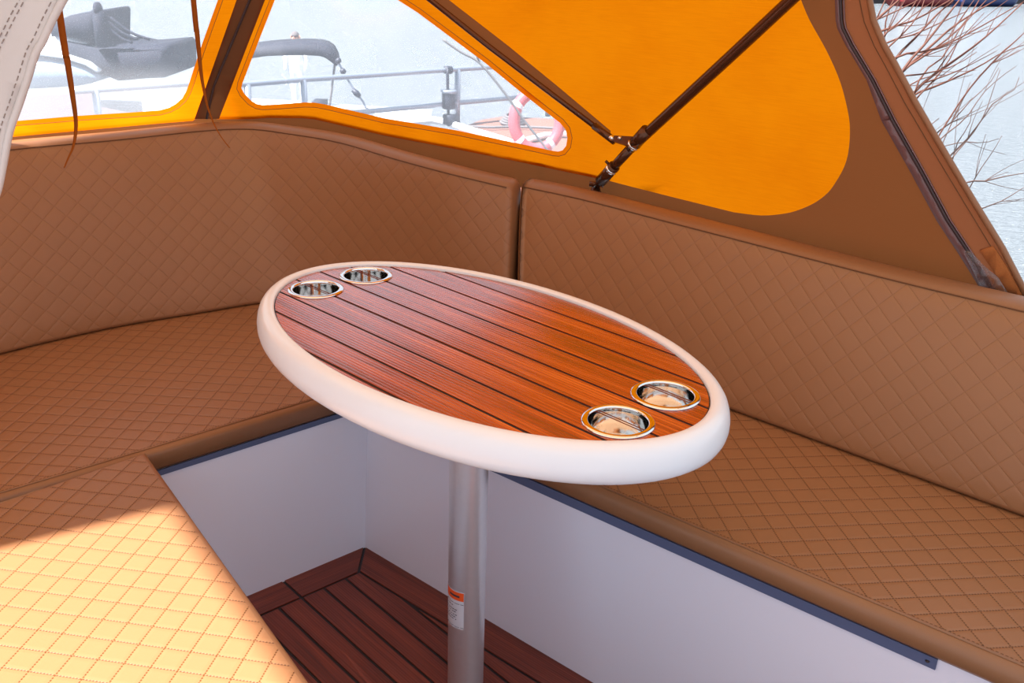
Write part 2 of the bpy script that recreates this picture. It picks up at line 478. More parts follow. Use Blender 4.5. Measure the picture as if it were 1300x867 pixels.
def backrest(name, bot, top, th, label, n=64, r=.013, side=1):
    root = empty(name, (bot[len(bot)//2]+top[len(top)//2])/2)
    root.location.z = bot[0].z
    tag(root, label, 'backrest cushion', None)
    bs = smooth_path(bot, 8); ts = smooth_path(top, 8)
    m0 = len(bs); ids = [i*(m0-1)/(n-1) for i in range(n)]
    def samp(P, f): i = min(int(f), len(P)-2); return P[i].lerp(P[i+1], f-i)
    B = [samp(bs, f) for f in ids]; T = [samp(ts, f) for f in ids]
    # extra stations close to both ends for the rounded ends
    def dup(L):
        a, b = L[0], L[1]; c, d = L[-2], L[-1]; q = [0, .003, .007, .013]
        la = (b-a).length; lc = (d-c).length
        return [a.lerp(b, x/la) for x in q]+L[1:-1]+[d.lerp(c, x/lc) for x in q[::-1]]
    B, T = dup(B), dup(T); n = len(B)
    ins = [0]*n
    for i, v in enumerate((.009, .0045, .0015, 0)): ins[i] = v; ins[n-1-i] = v
    V = []; uv = []; L = 0; nf = 10; loops = []
    front_top = []; front_in = []
    for i in range(n):
        t = (B[min(i+1, n-1)]-B[max(i-1, 0)])+(T[min(i+1, n-1)]-T[max(i-1, 0)]); t.z = 0; t.normalize()
        nr = Vector((-t.y, t.x, 0))              # outwards
        if nr.dot(V3(C2, 0)*0+Vector((.3, 1, 0))) < 0 and side == 1: nr = -nr
        if i: L += ((B[i]+T[i])/2-(B[i-1]+T[i-1])/2).length
        up = (T[i]-B[i]); h = up.length; up.normalize()
        q = ins[i]; pts = []
        def P(o, z): return B[i]+up*z+nr*o
        # bottom back, bottom front, face, top front, top back
        pts.append((th-q, .004+q)); pts.append((r*.7+q, 0+q)); pts.append((r*.15+q, r*.5+q))
        for k in range(nf+1):
            f = k/nf; z = r*.9+q+(h-2*r*.9-2*q)*f
            pts.append((q-.006*sin(pi*f)**.6 if 0 < f < 1 else q, z))
        pts.append((r*.25+q, h-r*.3-q)); pts.append((r+q, h+.002-q)); pts.append((th*.55, h+.005-q)); pts.append((th-.012-q, h+.002-q)); pts.append((th-q, h-.012-q))
        c = len(pts)
        for (o, z) in pts: V.append(P(o, z)); uv.append((L, z))
        front_top.append(P(q-.0012, h-r*.75-q))
    Fc = []; fm = []
    for i in range(n-1):
        for k in range(c):
            Fc.append((i*c+k, i*c+(k+1) % c, (i+1)*c+(k+1) % c, (i+1)*c+k)); fm.append(0 if 3 <= k < 3+nf else 1)
    Fc += [tuple(range(c)), tuple((n-1)*c+k for k in range(c-1, -1, -1))]; fm += [1, 1]
    o = mesh('pad', V, Fc, [M['quilt_back'], M['leather']], root, None, uv, True, fm); recalc(o)
    mb = MB(); mb.tube(front_top[3:-3], .0013, 6); mb.build('stitching', M['thread'], root)
    return root, B, T
backL, BL, TL = backrest('backrest_cushion', bl_, tl, .058, 'curved brown quilted leather backrest wrapping round the corner behind the table, under the clear windows')
backR, BR, TR = backrest('backrest_cushion', br_, tr_, .058, 'straight brown quilted leather backrest along the right side, below the orange side panel')
for b in (backL, backR): b['group'] = 'quilted backrests around the bench'

# ------------------------------------------------------------------ the three seats
oL = [p2(b) for b in BL]; 
def outw(P, d):
    out = []
    for i in range(len(P)):
        t = (P[min(i+1, len(P)-1)]-P[max(i-1, 0)]).normalized(); out.append(P[i]+V2((-t.y, t.x))*d)
    return out
# backrest base curve, pushed outwards
def thin(P, k): return P[::k]+([P[-1]] if (len(P)-1) % k else [])
cornerB = V2((-.46, 2.36))
frontL = KF+V2((-dfL.y, dfL.x))*0
fo = .004
PLn = V2((dfL.y, -dfL.x)); PRn = V2((-dfR.y, dfR.x))*-1
if PLn.dot(-KF) < 0: PLn = -PLn
if PRn.dot(-KF) < 0: PRn = -PRn
aL = fL0+PLn*fo; b0_ = at(684.6, 613, .419); b1_ = at(1192, 837.6, .419); aR = V2((b0_.x, b0_.y)); dfR = (V2((b1_.x, b1_.y))-aR).normalized()
kf = isect(aL, dfL, aR, dfR)
lb = [p for p in outw(oL, .058)]
lb = [p for p in lb if p.x < -.46 and p.x > -1.5]
lb = thin(lb, 6)
polyL = [aL-dfL*.62, kf+dfL*.05, V2((-.44, 2.41))]+[p for p in lb[::-1] if p.x < -.48]
seatL = seat('seat_cushion', polyL, ZL+.009, .42, 41, 'tan quilted seat cushion in the shaded back corner, left of the table', [(0, 1)])
rb = thin(outw([p2(b) for b in BR], .058), 10)
polyR = [kf+dfR*.06, aR+dfR*((aR-kf).length+.75)]+[p for p in rb[::-1]]+[V2((-.2, 2.31)), V2((-.41, 2.41))]
seatR = seat('seat_cushion', polyR, ZR+.0025, .457, -37.5, 'tan quilted seat cushion running along the right side in front of the straight backrest', [(0, 1)], r=.018)
k3 = k3+PLn*.006
polyN = [k3, k3+e3*1.15, k3+e3*1.15-P3*.42, k3-P3*.0-dfL*.56+PLn*.02]
polyN[3] = k3-dfL*.52+PLn*.045
seatN = seat('seat_cushion', polyN, .368, .425, -53.4, 'tan quilted seat cushion in bright sunlight in the near left foreground', [(0, 1)], r=.010)
for s_ in (seatL, seatR, seatN): s_['group'] = 'quilted seat cushions'

# shell outside the backrests
def shell(name, P, z0, z1, off, th):
    o1 = outw(P, off); o2 = outw(P, off+th); V = []; n = len(P)
    for i in range(n): V += [V3(o1[i], z0), V3(o1[i], z1), V3(o2[i], z1), V3(o2[i], z0)]
    Fc = [(i*4+k, i*4+(k+1) % 4, (i+1)*4+(k+1) % 4, (i+1)*4+k) for i in range(n-1) for k in range(4)]+[(0, 1, 2, 3), ((n-1)*4+3, (n-1)*4+2, (n-1)*4+1, (n-1)*4)]
    return struct(recalc(mesh(name, V, Fc, M['coaming'], None, V[0], None, False)))
pathall = [p2(b) for b in BL[::4]]+[p2(b) for b in BR[::4]]
topall = [p2(b) for b in TL[::4]]+[p2(b) for b in TR[::4]]
shell('wall_back', pathall, -.3, .74, .14, .03)

pw = [c0_+V2((.69, -.724))*u_ for u_, c0_ in ((-1.0, V2((-.0706, 1.4917))+V2((.724, .69))*-1.04), (1.3, V2((-.0706, 1.4917))+V2((.724, .69))*-1.04))]
wp_ = panel('wall_port', V3(pw[0], -.3), V3(pw[1], -.3), V3(pw[0], .5), V3(pw[1], .5), .04, V2((.724, .69)), M['gel'])
struct(wp_)

# ------------------------------------------------------------------ canopy surface
KB = [p2(b) for b in TL[4:-4:3]]+[p2(b) for b in TR[4:-4:3]]
KB = outw(KB, .082)
KB = [KB[0]-(KB[1]-KB[0]).normalized()*1.2]+KB+[KB[-1]+(KB[-1]-KB[-2]).normalized()*3]
KL = [0]
for a, b in zip(KB[:-1], KB[1:]): KL.append(KL[-1]+(b-a).length)
LEAN = .16
def sd(p):
    best = 1e9; res = (0, 0)
    for i in range(len(KB)-1):
        a, b = KB[i], KB[i+1]; e = b-a; l2 = e.length_squared
        t = max(0, min(1, (p-a).dot(e)/l2)); q = a+e*t; d = (p-q).length
        if d < best-1e-9:
            best = d; sg = e.x*(p.y-a.y)-e.y*(p.x-a.x); res = (d if sg > 0 else -d, KL[i]+sqrt(l2)*t)
    return res
def surf(x, y, ins=0.0, tmax=9):
    d = ray(x, y)
    def g(t):
        P = CAMLOC+d*t; return sd(V2((P.x, P.y)))[0]+LEAN*(P.z-.82)+ins
    t0 = .5; g0 = g(t0); st = .12
    while t0 < tmax:
        t1 = t0+st; g1 = g(t1)
        if g0 < 0 <= g1:
            for _ in range(22):
                tm = (t0+t1)/2
                if g(tm) < 0: t0 = tm
                else: t1 = tm
            return CAMLOC+d*t1
        t0, g0 = t1, g1
    return CAMLOC+d*tmax
def inpoly(p, poly):
    c = False; n = len(poly)
    for i in range(n):
        a, b = poly[i], poly[(i+1) % n]
        if (a[1] > p[1]) != (b[1] > p[1]) and p[0] < (b[0]-a[0])*(p[1]-a[1])/(b[1]-a[1])+a[0]: c = not c
    return c
def densify(poly, st, closed=True):
    out = []; n = len(poly)
    for i in range(n if closed else n-1):
        a, b = V2(poly[i]), V2(poly[(i+1) % n]); k = max(1, int((b-a).length/st))
        out += [a.lerp(b, j/k) for j in range(k)]
    if not closed: out.append(V2(poly[-1]))
    return out
def cloth(name, outer, mat, parent, hole=None, ins=0.0, step=34, th=0, cuts=()):
    o = densify(outer, step*.6); pts = list(o); ed = [(i, (i+1) % len(o)) for i in range(len(o))]
    holes = ([hole] if hole else [])
    for hpoly in holes:
        h = densify(hpoly, step*.4); b = len(pts); pts += h; ed += [(b+i, b+(i+1) % len(h)) for i in range(len(h))]
    xs = [p.x for p in o]; ys = [p.y for p in o]
    y = min(ys)+step/2
    while y < max(ys):
        x = min(xs)+step/2
        while x < max(xs):
            if inpoly((x, y), o) and not any(inpoly((x, y), h) for h in holes): pts.append(V2((x, y)))
            x += step
        y += step
    v, e, f, *_ = delaunay_2d_cdt(pts, ed, [], 0, 1e-4)
    W = [surf(p.x, p.y, ins) for p in v]
    Fc = []
    for t in f:
        c = sum((v[i] for i in t), V2((0, 0)))/3
        if inpoly(c, o) and not any(inpoly(c, h) for h in holes): Fc.append(tuple(t))
    uv = [(sd(V2((w.x, w.y)))[1], w.z) for w in W]
    ob = mesh(name, W, Fc, mat, parent, None, uv, True)
    if th: solid(ob, th)
    return ob
def line_on(P, ins, r, mb, step=20, n=6, flat=None):
    q = densify(P, step, False); mb.tube([surf(p.x, p.y, ins) for p in q], r, n, flat=flat)
def inset_px(poly, d):
    """offset a closed pixel polygon outwards (d>0) from its centroid side"""
    a = sum(poly[i][0]*poly[(i+1) % len(poly)][1]-poly[(i+1) % len(poly)][0]*poly[i][1] for i in range(len(poly)))
    s = 1 if a > 0 else -1; out = []; n = len(poly)
    for i in range(n):
        p, q, w = V2(poly[i-1]), V2(poly[i]), V2(poly[(i+1) % n])
        n1 = (q-p).normalized(); n2 = (w-q).normalized(); b = V2((n1.y+n2.y, -(n1.x+n2.x)))
        if b.length < 1e-6: b = V2((n1.y, -n1.x))
        b.normalize(); out.append(q+b*d*s)
    return out
canopy = empty('boat_canopy', V3(KB[len(KB)//2], .8))
tag(canopy, 'orange and brown canvas boat canopy with clear windows around the back of the cockpit', 'boat canopy')

TOPY = -430
hole1 = [(-60, 159), (20, 153.6), (99, 147), (170, 142.5), (203, 140), (215, 136.5), (223, 132), (231, 125), (236, 116.8), (240, 106), (253.8, 63.5), (276.6, 0), (315, -110), (338, -180), (336, -205), (318, -222), (250, -232), (0, -245), (-40, -247), (-66, -235), (-76, -210), (-84, 60), (-80, 145), (-74, 154)]
hole2 = [(349, 0), (330, 48), (307.7, 106), (306.5, 112), (310, 118.5), (319, 128), (326, 132), (333, 133.4), (349, 132.7), (386, 130), (400, 130.3), (414, 132.7), (487.7, 150), (580, 165.5), (672, 185), (702.8, 191.7), (709, 192.3), (714, 191), (718.8, 185), (720.3, 175), (718, 164.6), (711, 156), (689, 139), (655, 112), (616, 80), (530, 16), (505, 0), (450, -38), (412, -64), (397, -68), (386, -64), (375, -52)]
bandL = [(249, 150), (302, 0), (455, TOPY)]; bandR = [(275, 150), (333, 0), (498, TOPY)]
p1 = [(-560, 216), (-300, 205), (13.8, 174), (96, 166.5), (200, 157), (245, 153.5)]+bandL+[(-560, TOPY)]
def dens(h): return [tuple(p) for p in densify(h, 22)]
h1 = dens(hole1); h2 = dens(hole2)
panel1 = cloth('window_panel', p1, M['orange'], canopy, inset_px(h1, 6))
def hem(hole, d, parent, mat, name='hem', ins=.0):
    o2 = inset_px(hole, d); V = []; n = len(hole); Fc = []
    W1 = [surf(p[0], p[1], ins) for p in hole]; W2 = [surf(p[0], p[1], ins) for p in o2]
    V = W1+W2; Fc = [(i, (i+1) % n, n+(i+1) % n, n+i) for i in range(n)]
    uv = [(sd(V2((w.x, w.y)))[1], w.z) for w in V]
    ob = mesh(name, V, Fc, mat, parent, None, uv, True); return o2
o2 = hem(h1, 6, panel1, M['binding']); mb = MB(); line_on(o2+[o2[0]], .004, .0007, mb); mb.build('stitching', M['thread'], panel1)
pane1 = cloth('window_pane', hole1, M['vinyl'], canopy, None, 0.0, 40, 0)
p2o = [(275, 151.5), (300, 151.5), (321.5, 151), (340, 149.5), (384, 150), (400, 151.5), (418.5, 155.8), (487.7, 172), (580, 189.5), (645, 202.5), (749, 224.5), (775, 230), (775, 173), (544, 0), (300, -190), (20, TOPY)]
p2o = p2o[:-2]+[(430, -86), (360, -140), (370, TOPY+80)]
p2o = [(275, 151.5), (300, 151.5), (321.5, 151), (340, 149.5), (384, 150), (400, 151.5), (418.5, 155.8), (487.7, 172), (580, 189.5), (645, 202.5), (749, 224.5), (775, 230), (775, 173), (544, 0), (470, -56), (430, -90), (400, -150), (420, -230), (333+165*.53, -230), (333, 0)]
panel2 = cloth('window_panel', p2o, M['orange'], canopy, inset_px(h2, 6))
o2 = hem(h2, 6, panel2, M['binding']); mb = MB(); line_on(o2+[o2[0]], .004, .0007, mb); mb.build('stitching', M['thread'], panel2)
pane2 = cloth('window_pane', hole2, M['vinyl'], canopy, None, 0.0, 40, 0)
zb = cloth('zip_band', [(x-2, y+1) for x, y in bandL]+[(x+3, y+1) for x, y in bandR[::-1]], M['band'], canopy, None, .004)
mb = MB(); line_on([(262, 151), (271.5, 109), (317, 0), (476, TOPY)], .007, .0032, mb); mb.build('zip', M['zip'], zb)
# brown strip beside the long tube, then the orange side panel
seamb = [(775, 173), (544, 0), (470, -56), (430, -90), (400, -150), (420, -230), (420.5, -231), (498, TOPY), (540, TOPY), (500, -200), (520, -60), (570, 0), (645, 58), (714.6, 115), (775, 166)]
cloth('pole_sleeve', [(775, 173), (544, 0), (470, -56), (430, -90), (400, -150), (420, -230), (498, TOPY), (545, TOPY), (490, -200), (500, -60), (570, 0), (645, 58), (714.6, 115), (775, 166)], M['brown'], canopy, None, .001)
lobe_ = [(775, 230), (800, 236.6), (865, 253), (931.5, 269.5), (966.5, 273.5), (997, 271), (1018, 265), (1036.6, 256), (1052, 243.5), (1063, 228), (1072, 211), (1077, 193), (1079, 168), (1077, 144.6), (1067, 105), (1050, 65.7), (1028, 26), (1017, 0), (960, -120), (880, -280), (800, TOPY)]
lobe = [(775, 230), (800, 236.6), (865, 253)]+[(v.x, v.y) for v in smooth_path([Vector((x, y, 0)) for x, y in lobe_[3:-3]], 4)]+lobe_[-3:]
side = lobe+[(545, TOPY), (490, -200), (500, -60), (570, 0), (645, 58), (714.6, 115), (775, 166)]
cloth('side_panel', side, M['orange'], canopy, None)
# brown outer panel up to the free edge
free = [(1345, 455), (1300, 368), (1273, 315.5), (1238, 258.6), (1203, 200), (1161.5, 129), (1136, 81), (1122, 57), (1109, 26), (1104, 0), (1098, -60), (1080, -180), (1040, -330), (1000, TOPY)]
outer_ = lobe+free[::-1]+[(1320, 455), (1230, 420), (1100, 372), (960, 325), (775, 262)]
bp = cloth('corner_panel', outer_, M['brown'], canopy, None)
sk = [(-560, 216), (-300, 205), (13.8, 174), (96, 166.5), (200, 157), (245, 153.5), (249, 151), (275, 151.5), (300, 151.5), (321.5, 151), (340, 149.5), (384, 150), (400, 151.5), (418.5, 155.8), (487.7, 172), (580, 189.5), (645, 202.5), (749, 224.5), (775, 230), (775, 262), (650, 240), (540, 222), (420, 190), (340, 178), (250, 178), (100, 194), (-560, 260)]
sk = [(x, y-(4 if i < 23 else 0)) for i, (x, y) in enumerate(sk)]
cloth('skirt', sk, M['brown'], canopy, None, -.003)
# free-edge hem, zip, clear strip, velcro
mb = MB(); line_on(free[:-1], 0.0, .0055, mb, 14, 8); mb.build('edge_piping', M['leather'], canopy)
fin = [(1290, 368), (1259, 315), (1225, 259), (1190, 201), (1148, 130), (1124, 84), (1110, 59), (1097, 28), (1091, 0), (1086, -60)]
mb = MB(); line_on(fin, .002, .0007, mb, 14, 6); mb.build('stitching', M['thread'], canopy)
zp = [(1262, 372), (1229.5, 320), (1203, 280), (1168, 215), (1133, 153), (1107, 101), (1080.5, 57), (1070, 36), (1068, 26), (1067, 0), (1062, -70), (1040, -200)]
zl = [(p[0]-(14 if p[1] > 120 else 7), p[1]) for p in zp]
cloth('edge_flap', zp[:-1]+[(1050, -120)]+[(1089, -120), (1098, -60), (1104, 0), (1109, 26), (1122, 57), (1136, 81), (1161.5, 129), (1203, 200), (1238, 258.6), (1273, 315.5), (1298, 364)], M['flap'], canopy, None, .0012, 24)
cs = cloth('clear_strip', zp+zl[::-1], M['purple'], canopy, None, .0022, 18, .0008)
mb = MB(); line_on(zp, .004, .0030, mb, 10, 8); mb.build('zip', M['zip'], canopy)
zp2 = [(p[0]+4, p[1]) for p in zp]; mb = MB(); line_on(zp2, .0035, .0014, mb, 10, 6); mb.build('zip_tape', M['purple'], canopy)
cloth('velcro_patch', [(1243.7, 317.7), (1261, 312), (1278, 338), (1300, 379), (1280, 374), (1262, 346)], M['velcro'], canopy, None, .003, 14, .0015)
fl = cloth('clear_flap', [(1222, 318), (1232, 319), (1250, 338), (1267, 352), (1281, 374), (1262, 372), (1246, 366)], M['vinyl'], canopy, None, .009, 14, .0008)

# ------------------------------------------------------------------ canopy bow tubes
fr = empty('canopy_frame', surf(757, 238, .05))
tag(fr, 'brown metal canopy bow tubes crossing in front of the orange canvas', 'canopy frame')
base = surf(756, 236, .02)
def sp(x, y, i): return surf(x, y, i)
tm = [sp(756, 238, .020), sp(800, 189, .038), sp(860, 133.5, .04), sp(930, 69, .035), sp(1006, -2, .03)]
tend = [sp(1060, -52, .04), sp(1110, -105, .06)]
far = tend[-1]+Vector((-.05, -.12, .25)); tend += [far, Vector((.75, .9, 1.74)), Vector((.2, .35, 1.77))]
mb = MB(); mb.tube(smooth_path(tm[1:]+tend, 5), .0115, 14); mb.build('main_bow', M['tube'], fr)
tb = [sp(776, 176, .04), sp(700, 119, .03), sp(622, 60, .028), sp(544, -2, .028), sp(470, -58, .028), sp(380, -130, .03), sp(250, -235, .03)]
mb = MB(); mb.tube([tb[0].lerp(tb[1], .1)]+tb[1:], .0062, 12); mb.build('brace_tube', M['tube'], fr)
mb = MB(); mb.tube([tb[0].lerp(tb[1], -.06), tb[0].lerp(tb[1], .28)], .0085, 12); ft = mb.build('tube_end', M['tube'], fr)
# end fitting of the main bow: collar, socket, foot
d0 = (tm[0]-tm[1]).normalized()
a0 = sp(800, 189, .038); a1 = sp(757, 236, .020)
mb = MB(); mb.tube([a0.lerp(a1, -.45), a0.lerp(a1, -.10)], .0142, 14); mb.build('slide_collar', M['tube'], fr)
mb = MB(); mb.tube([a0.lerp(a1, -.13), a0.lerp(a1, -.09)], .0152, 14); mb.build('collar_ring', M['steel'], fr)
mb = MB(); mb.tube([a0, a0.lerp(a1, .62)], .0108, 14); mb.tube([a0.lerp(a1, .45), a0.lerp(a1, .86)], .0138, 14); mb.build('socket', M['tube'], fr)
mb = MB(); mb.tube([a0.lerp(a1, .50), a0.lerp(a1, .545)], .0150, 14); mb.build('collar_ring', M['steel'], fr)
mb = MB(); mb.tube([a0.lerp(a1, .80), a0.lerp(a1, 1.02)], .0075, 12)
mb.tube([a1+Vector((-.016, .002, .004)), a1+Vector((.016, -.002, .004))], .0065, 12)
mb.build('hinge', M['tube'], fr)
bx = a1+Vector((.0, .01, -.014))
mb = MB(); mb.lathe(bx, [(0, -.008), (.02, -.008), (.02, -.003), (.014, .0), (.010, .012), (0, .014)], 20, 1, .6, math.radians(-40)); mb.build('foot_plate', M['tube'], fr)
mb = MB(); mb.tube([a1+Vector((.012, -.012, .006)), a1+Vector((.012, -.019, .006))], .0042, 8); mb.build('screw', M['steel'], fr)
mb = MB(); w_ = a0.lerp(a1, .50); mb.tube([w_+UP*.008-RT*.008, w_+UP*.016-RT*.016], .0035, 8); mb.build('thumb_screw', M['tube'], fr)
# bracket joining the brace to the main bow
e0 = tb[0]; e1 = a0.lerp(a1, -.22)
mb = MB()
mid = e0.lerp(e1, .5); ax = (e1-e0).normalized(); dn = (ax.cross(FW)).normalized()
V = []
for s_ in (-1, 1):
    for p in (e0-dn*.006, e0+dn*.006, e1+dn*.006, e1-dn*.020): V.append(p-FW*(.004*s_+.003))
mb.add(V, [(0, 1, 2, 3), (7, 6, 5, 4), (0, 4, 5, 1), (1, 5, 6, 2), (2, 6, 7, 3), (3, 7, 4, 0)]); mb.build('bracket', M['tube'], fr, None, False)
mb = MB()
mb.tube([e0-FW*.012, e0+FW*.012], .0062, 10)
mb.build('pivot_pin', M['steel'], fr)
mb = MB(); q = e0.lerp(e1, .30)-dn*.0; mb.tube([q-FW*.014, q+FW*.006], .0040, 8); mb.build('screw', M['steel'], fr)

# ------------------------------------------------------------------ unseen canopy roof and added port panel, edges shaped to shade the cockpit
ZT = 1.80
c0 = V2((-.0706, 1.4917)); ud = V2((.69, -.724)); nd = V2((.724, .69))
def bn(u, n_): return c0+ud*u+nd*n_
roofK = [p-outw([p, p+V2((.01, 0))], 0)[0]*0 for p in KB]
inn = outw(KB, .07)
ring = [p for p in inn if p.x > -1.98 and (p-c0).dot(ud) < 1.15]
EDGE = -1.24
q0 = V2((-1.305, .912)); E0 = V2((-1.418, 1.103))-P3*.019
rp = [V2((-2.02, 1.68)), V2((-1.305, .912)), E0+e3*1.9, bn(1.15, -.6), bn(1.15, .1)]
rr = [V3(p, ZT) for p in ring]
rr2 = [V3(p, ZT) for p in rp]
poly = rr+rr2[::-1]
mb = MB(); 
cx_ = sum(poly, Vector((0, 0, 0)))/len(poly); cx_.z = ZT+.06
mb.add([cx_]+poly, [(0, i+1, (i+1) % len(poly)+1) for i in range(len(poly))])
ro = mb.build('shade_roof', M['roof'], canopy); ro.name = 'shade_roof'
# unseen port panel, added to block the sun aft of its edge
q0 = V2((-1.285, .924)); E0 = V2((-1.418, 1.103))+P3*.012; q1 = inn[0]
q1 = V2((-2.02, 1.68)); V = [V3(q0, .5), V3(q0, ZT), V3(q1, ZT), V3(q1, .5)]
mb = MB(); mb.add(V, [(0, 1, 2, 3)], [(0, .7), (0, 1.8), (1, 1.8), (1, .7)]); solid(mb.build('shade_panel', M['brown'], canopy, None, False), .002)

# ------------------------------------------------------------------ the table
KS = .9226; TC = V2((-.0706, 1.4917))*KS; TA, TB = .4507*KS, .2577*KS; TH = math.radians(-43.29); TZ = H-.62*KS
tax = V2((cos(TH), sin(TH))); tay = V2((-sin(TH), cos(TH)))
def tw(u, v, z): p = TC+tax*u+tay*v; return V3(p, z)
table = empty('pedestal_table', V3(TC, 0))
tag(table, 'oval pedestal table with teak planked top, white rim, four steel cup holders and silver pole', 'table')
prof = [(-.001, -.006), (.0002, -.001), (.0004, .0030), (.0018, .0048), (.006, .0062), (.012, .0060), (.018, .0040), (.0235, -.0005), (.0278, -.007), (.0305, -.015), (.0322, -.025), (.0322, -.033), (.0305, -.041), (.0270, -.048), (.0205, -.0535), (.0125, -.0560), (.004, -.0562)]
n = 160; mb = MB(); V = []
for (o, dz) in [(a_*KS, b_*KS) for a_, b_ in prof]:
    for k in range(n):
        a = 2*pi*k/n; nx, ny = cos(a)/TA, sin(a)/TB; l = sqrt(nx*nx+ny*ny)
        V.append(tw(TA*cos(a)+o*nx/l, TB*sin(a)+o*ny/l, TZ+dz))
Fc = [(i*n+k, i*n+(k+1) % n, (i+1)*n+(k+1) % n, (i+1)*n+k) for i in range(len(prof)-1) for k in range(n)]
Fc.append(tuple((len(prof)-1)*n+k for k in range(n-1, -1, -1)))
rim = mesh('rim', V, Fc, M['rim'], table); recalc(rim)
cups_px = [(401, 366.2), (464.5, 348.8), (844.8, 500), (784.8, 533.6)]
CP = [at(x, y, TZ+.002) for x, y in cups_px]
CPl = [((p2(p)-TC).dot(tax), (p2(p)-TC).dot(tay)) for p in CP]
RH = .0445*KS
def ellpts(m, ins): 
    return [V2(((TA-ins)*cos(2*pi*k/m), (TB-ins)*sin(2*pi*k/m))) for k in range(m)]
def withholes(poly, z0, z1, mb):
    """flat board with the cup-holder openings cut out"""
    holes = []
    for (u, v) in CPl:
        circ = [V2((u+RH*cos(2*pi*k/40), v+RH*sin(2*pi*k/40))) for k in range(40)]
        holes.append(circ)
    pts = list(poly); ed = [(i, (i+1) % len(poly)) for i in range(len(poly))]
    used = []
    for h in holes:
        if any(inpoly(p, poly) for p in h):
            b = len(pts); pts += h; ed += [(b+i, b+(i+1) % 40) for i in range(40)]; used.append(h)
    v, e, f, *_ = delaunay_2d_cdt(pts, ed, [], 0, 1e-6)
    T = []
    for t in f:
        c = sum((v[i] for i in t), V2((0, 0)))/3
        if inpoly(c, poly) and not any((c-V2(q)).length < RH-.0004 for q in CPl): T.append(t)
    top = [tw(p.x, p.y, z1) for p in v]; uv = [(p.x+sd_off, p.y) for p in v]
    mb.add(top, [tuple(t) for t in T], uv)
    nn_ = len(poly)
    P_ = [tw(p[0], p[1], z1) for p in poly]+[tw(p[0], p[1], z0) for p in poly]
    mb.add(P_, [(i, nn_+i, nn_+(i+1) % nn_, (i+1) % nn_) for i in range(nn_)], [(0, 0)]*len(P_))
sd_off = 0
mb = MB(); E_ = ellpts(140, .0018)
SW = .06283*KS; S0 = .0069*KS; g = .0025
for k in range(-5, 5):
    lo, hi = S0+k*SW+g, S0+(k+1)*SW-g
    pl = clip(clip(E_, V2((0, lo)), V2((0, 1))), V2((0, hi)), V2((0, -1)))
    if len(pl) > 3:
        sd_off = random.random()*3; withholes(pl, TZ-.0018, TZ, mb)
nt = len(mb.F)
sd_off = 0; withholes(ellpts(120, -.0005), TZ-.006, TZ-.0014, mb)
top = mesh('teak_top', mb.V, mb.F, [M['teak'], M['caulk']], table, None, mb.uv, False, [0]*nt+[1]*(len(mb.F)-nt))
cup = [(.0525, .0004), (.0528, .0013), (.0515, .0024), (.0480, .0030), (.0452, .0032), (.0436, .0026), (.0428, .0008), (.0424, -.006), (.0418, -.040), (.0405, -.0455), (.0375, -.0490), (.032, -.0505), (.010, -.0510), (0, -.0510)]
cup = [(a_*KS, b_*KS) for a_, b_ in cup]
ch0 = None
for p in CP:
    if ch0 is None:
        mb = MB(); mb.lathe(V3(p2(p), TZ), cup, 56); ch0 = mb.build('cup_holder', M['steel'], table, V3(p2(p), TZ)); ch0.location = V3(p2(p), TZ)-table.location
    else:
        c = ch0.copy(); COL.objects.link(c); c.parent = table; c.location = V3(p2(p), TZ)-table.location
PRAD = .0357*KS
mb = MB(); mb.lathe(V3(TC, 0), [(0, .0), (PRAD+.0, .0), (PRAD, .006), (PRAD, TZ-.0575), (PRAD, TZ-.0545), (0, TZ-.0542)], 64); pole = mb.build('pole', M['alu'], table)
mb = MB(); mb.lathe(V3(TC, 0), [(0, TZ-.0600), (.085, TZ-.0600), (.088, TZ-.057), (.088, TZ-.0520), (0, TZ-.0519)], 48); mb.build('mounting_plate', M['alu'], table)
mb = MB(); mb.lathe(V3(TC, 0), [(.0330, .008), (.036, .008), (.041, .004), (.044, .0015), (.044, .0002), (0, .0002)], 56); mb.build('floor_socket', M['alu'], table)
# warning label wrapped round the pole
zt = aty(579, 751, TC.y-.03).z; zb_ = aty(579, 798, TC.y-.03).z
camang = math.atan2(-TC.y, -TC.x)
def lab(name, a0, a1, z0, z1, mat, par, rr=.0004):
    V = []; m = 14
    for i in range(m+1):
        a = camang-math.radians(a0+(a1-a0)*i/m)
        for z in (z0, z1): V.append(V3(TC+V2((cos(a), sin(a)))*(PRAD+rr), z))
    return mesh(name, V, [(2*i, 2*i+2, 2*i+3, 2*i+1) for i in range(m)], mat, par)
lbl_m = plain('label_film', srgb(206, 200, 206), .4); org_m = plain('label_orange', srgb(232, 84, 24), .5); ink = plain('label_ink', srgb(60, 52, 60), .6)
L_ = lab('warning_label', 8, 100, zb_, zt, lbl_m, table); hh = zt-zb_
L_['label'] = 'warning sticker with an orange header band'
lab('header_band', 9, 99, zt-.24*hh, zt-.02*hh, org_m, L_, .0007)
lm = MB()
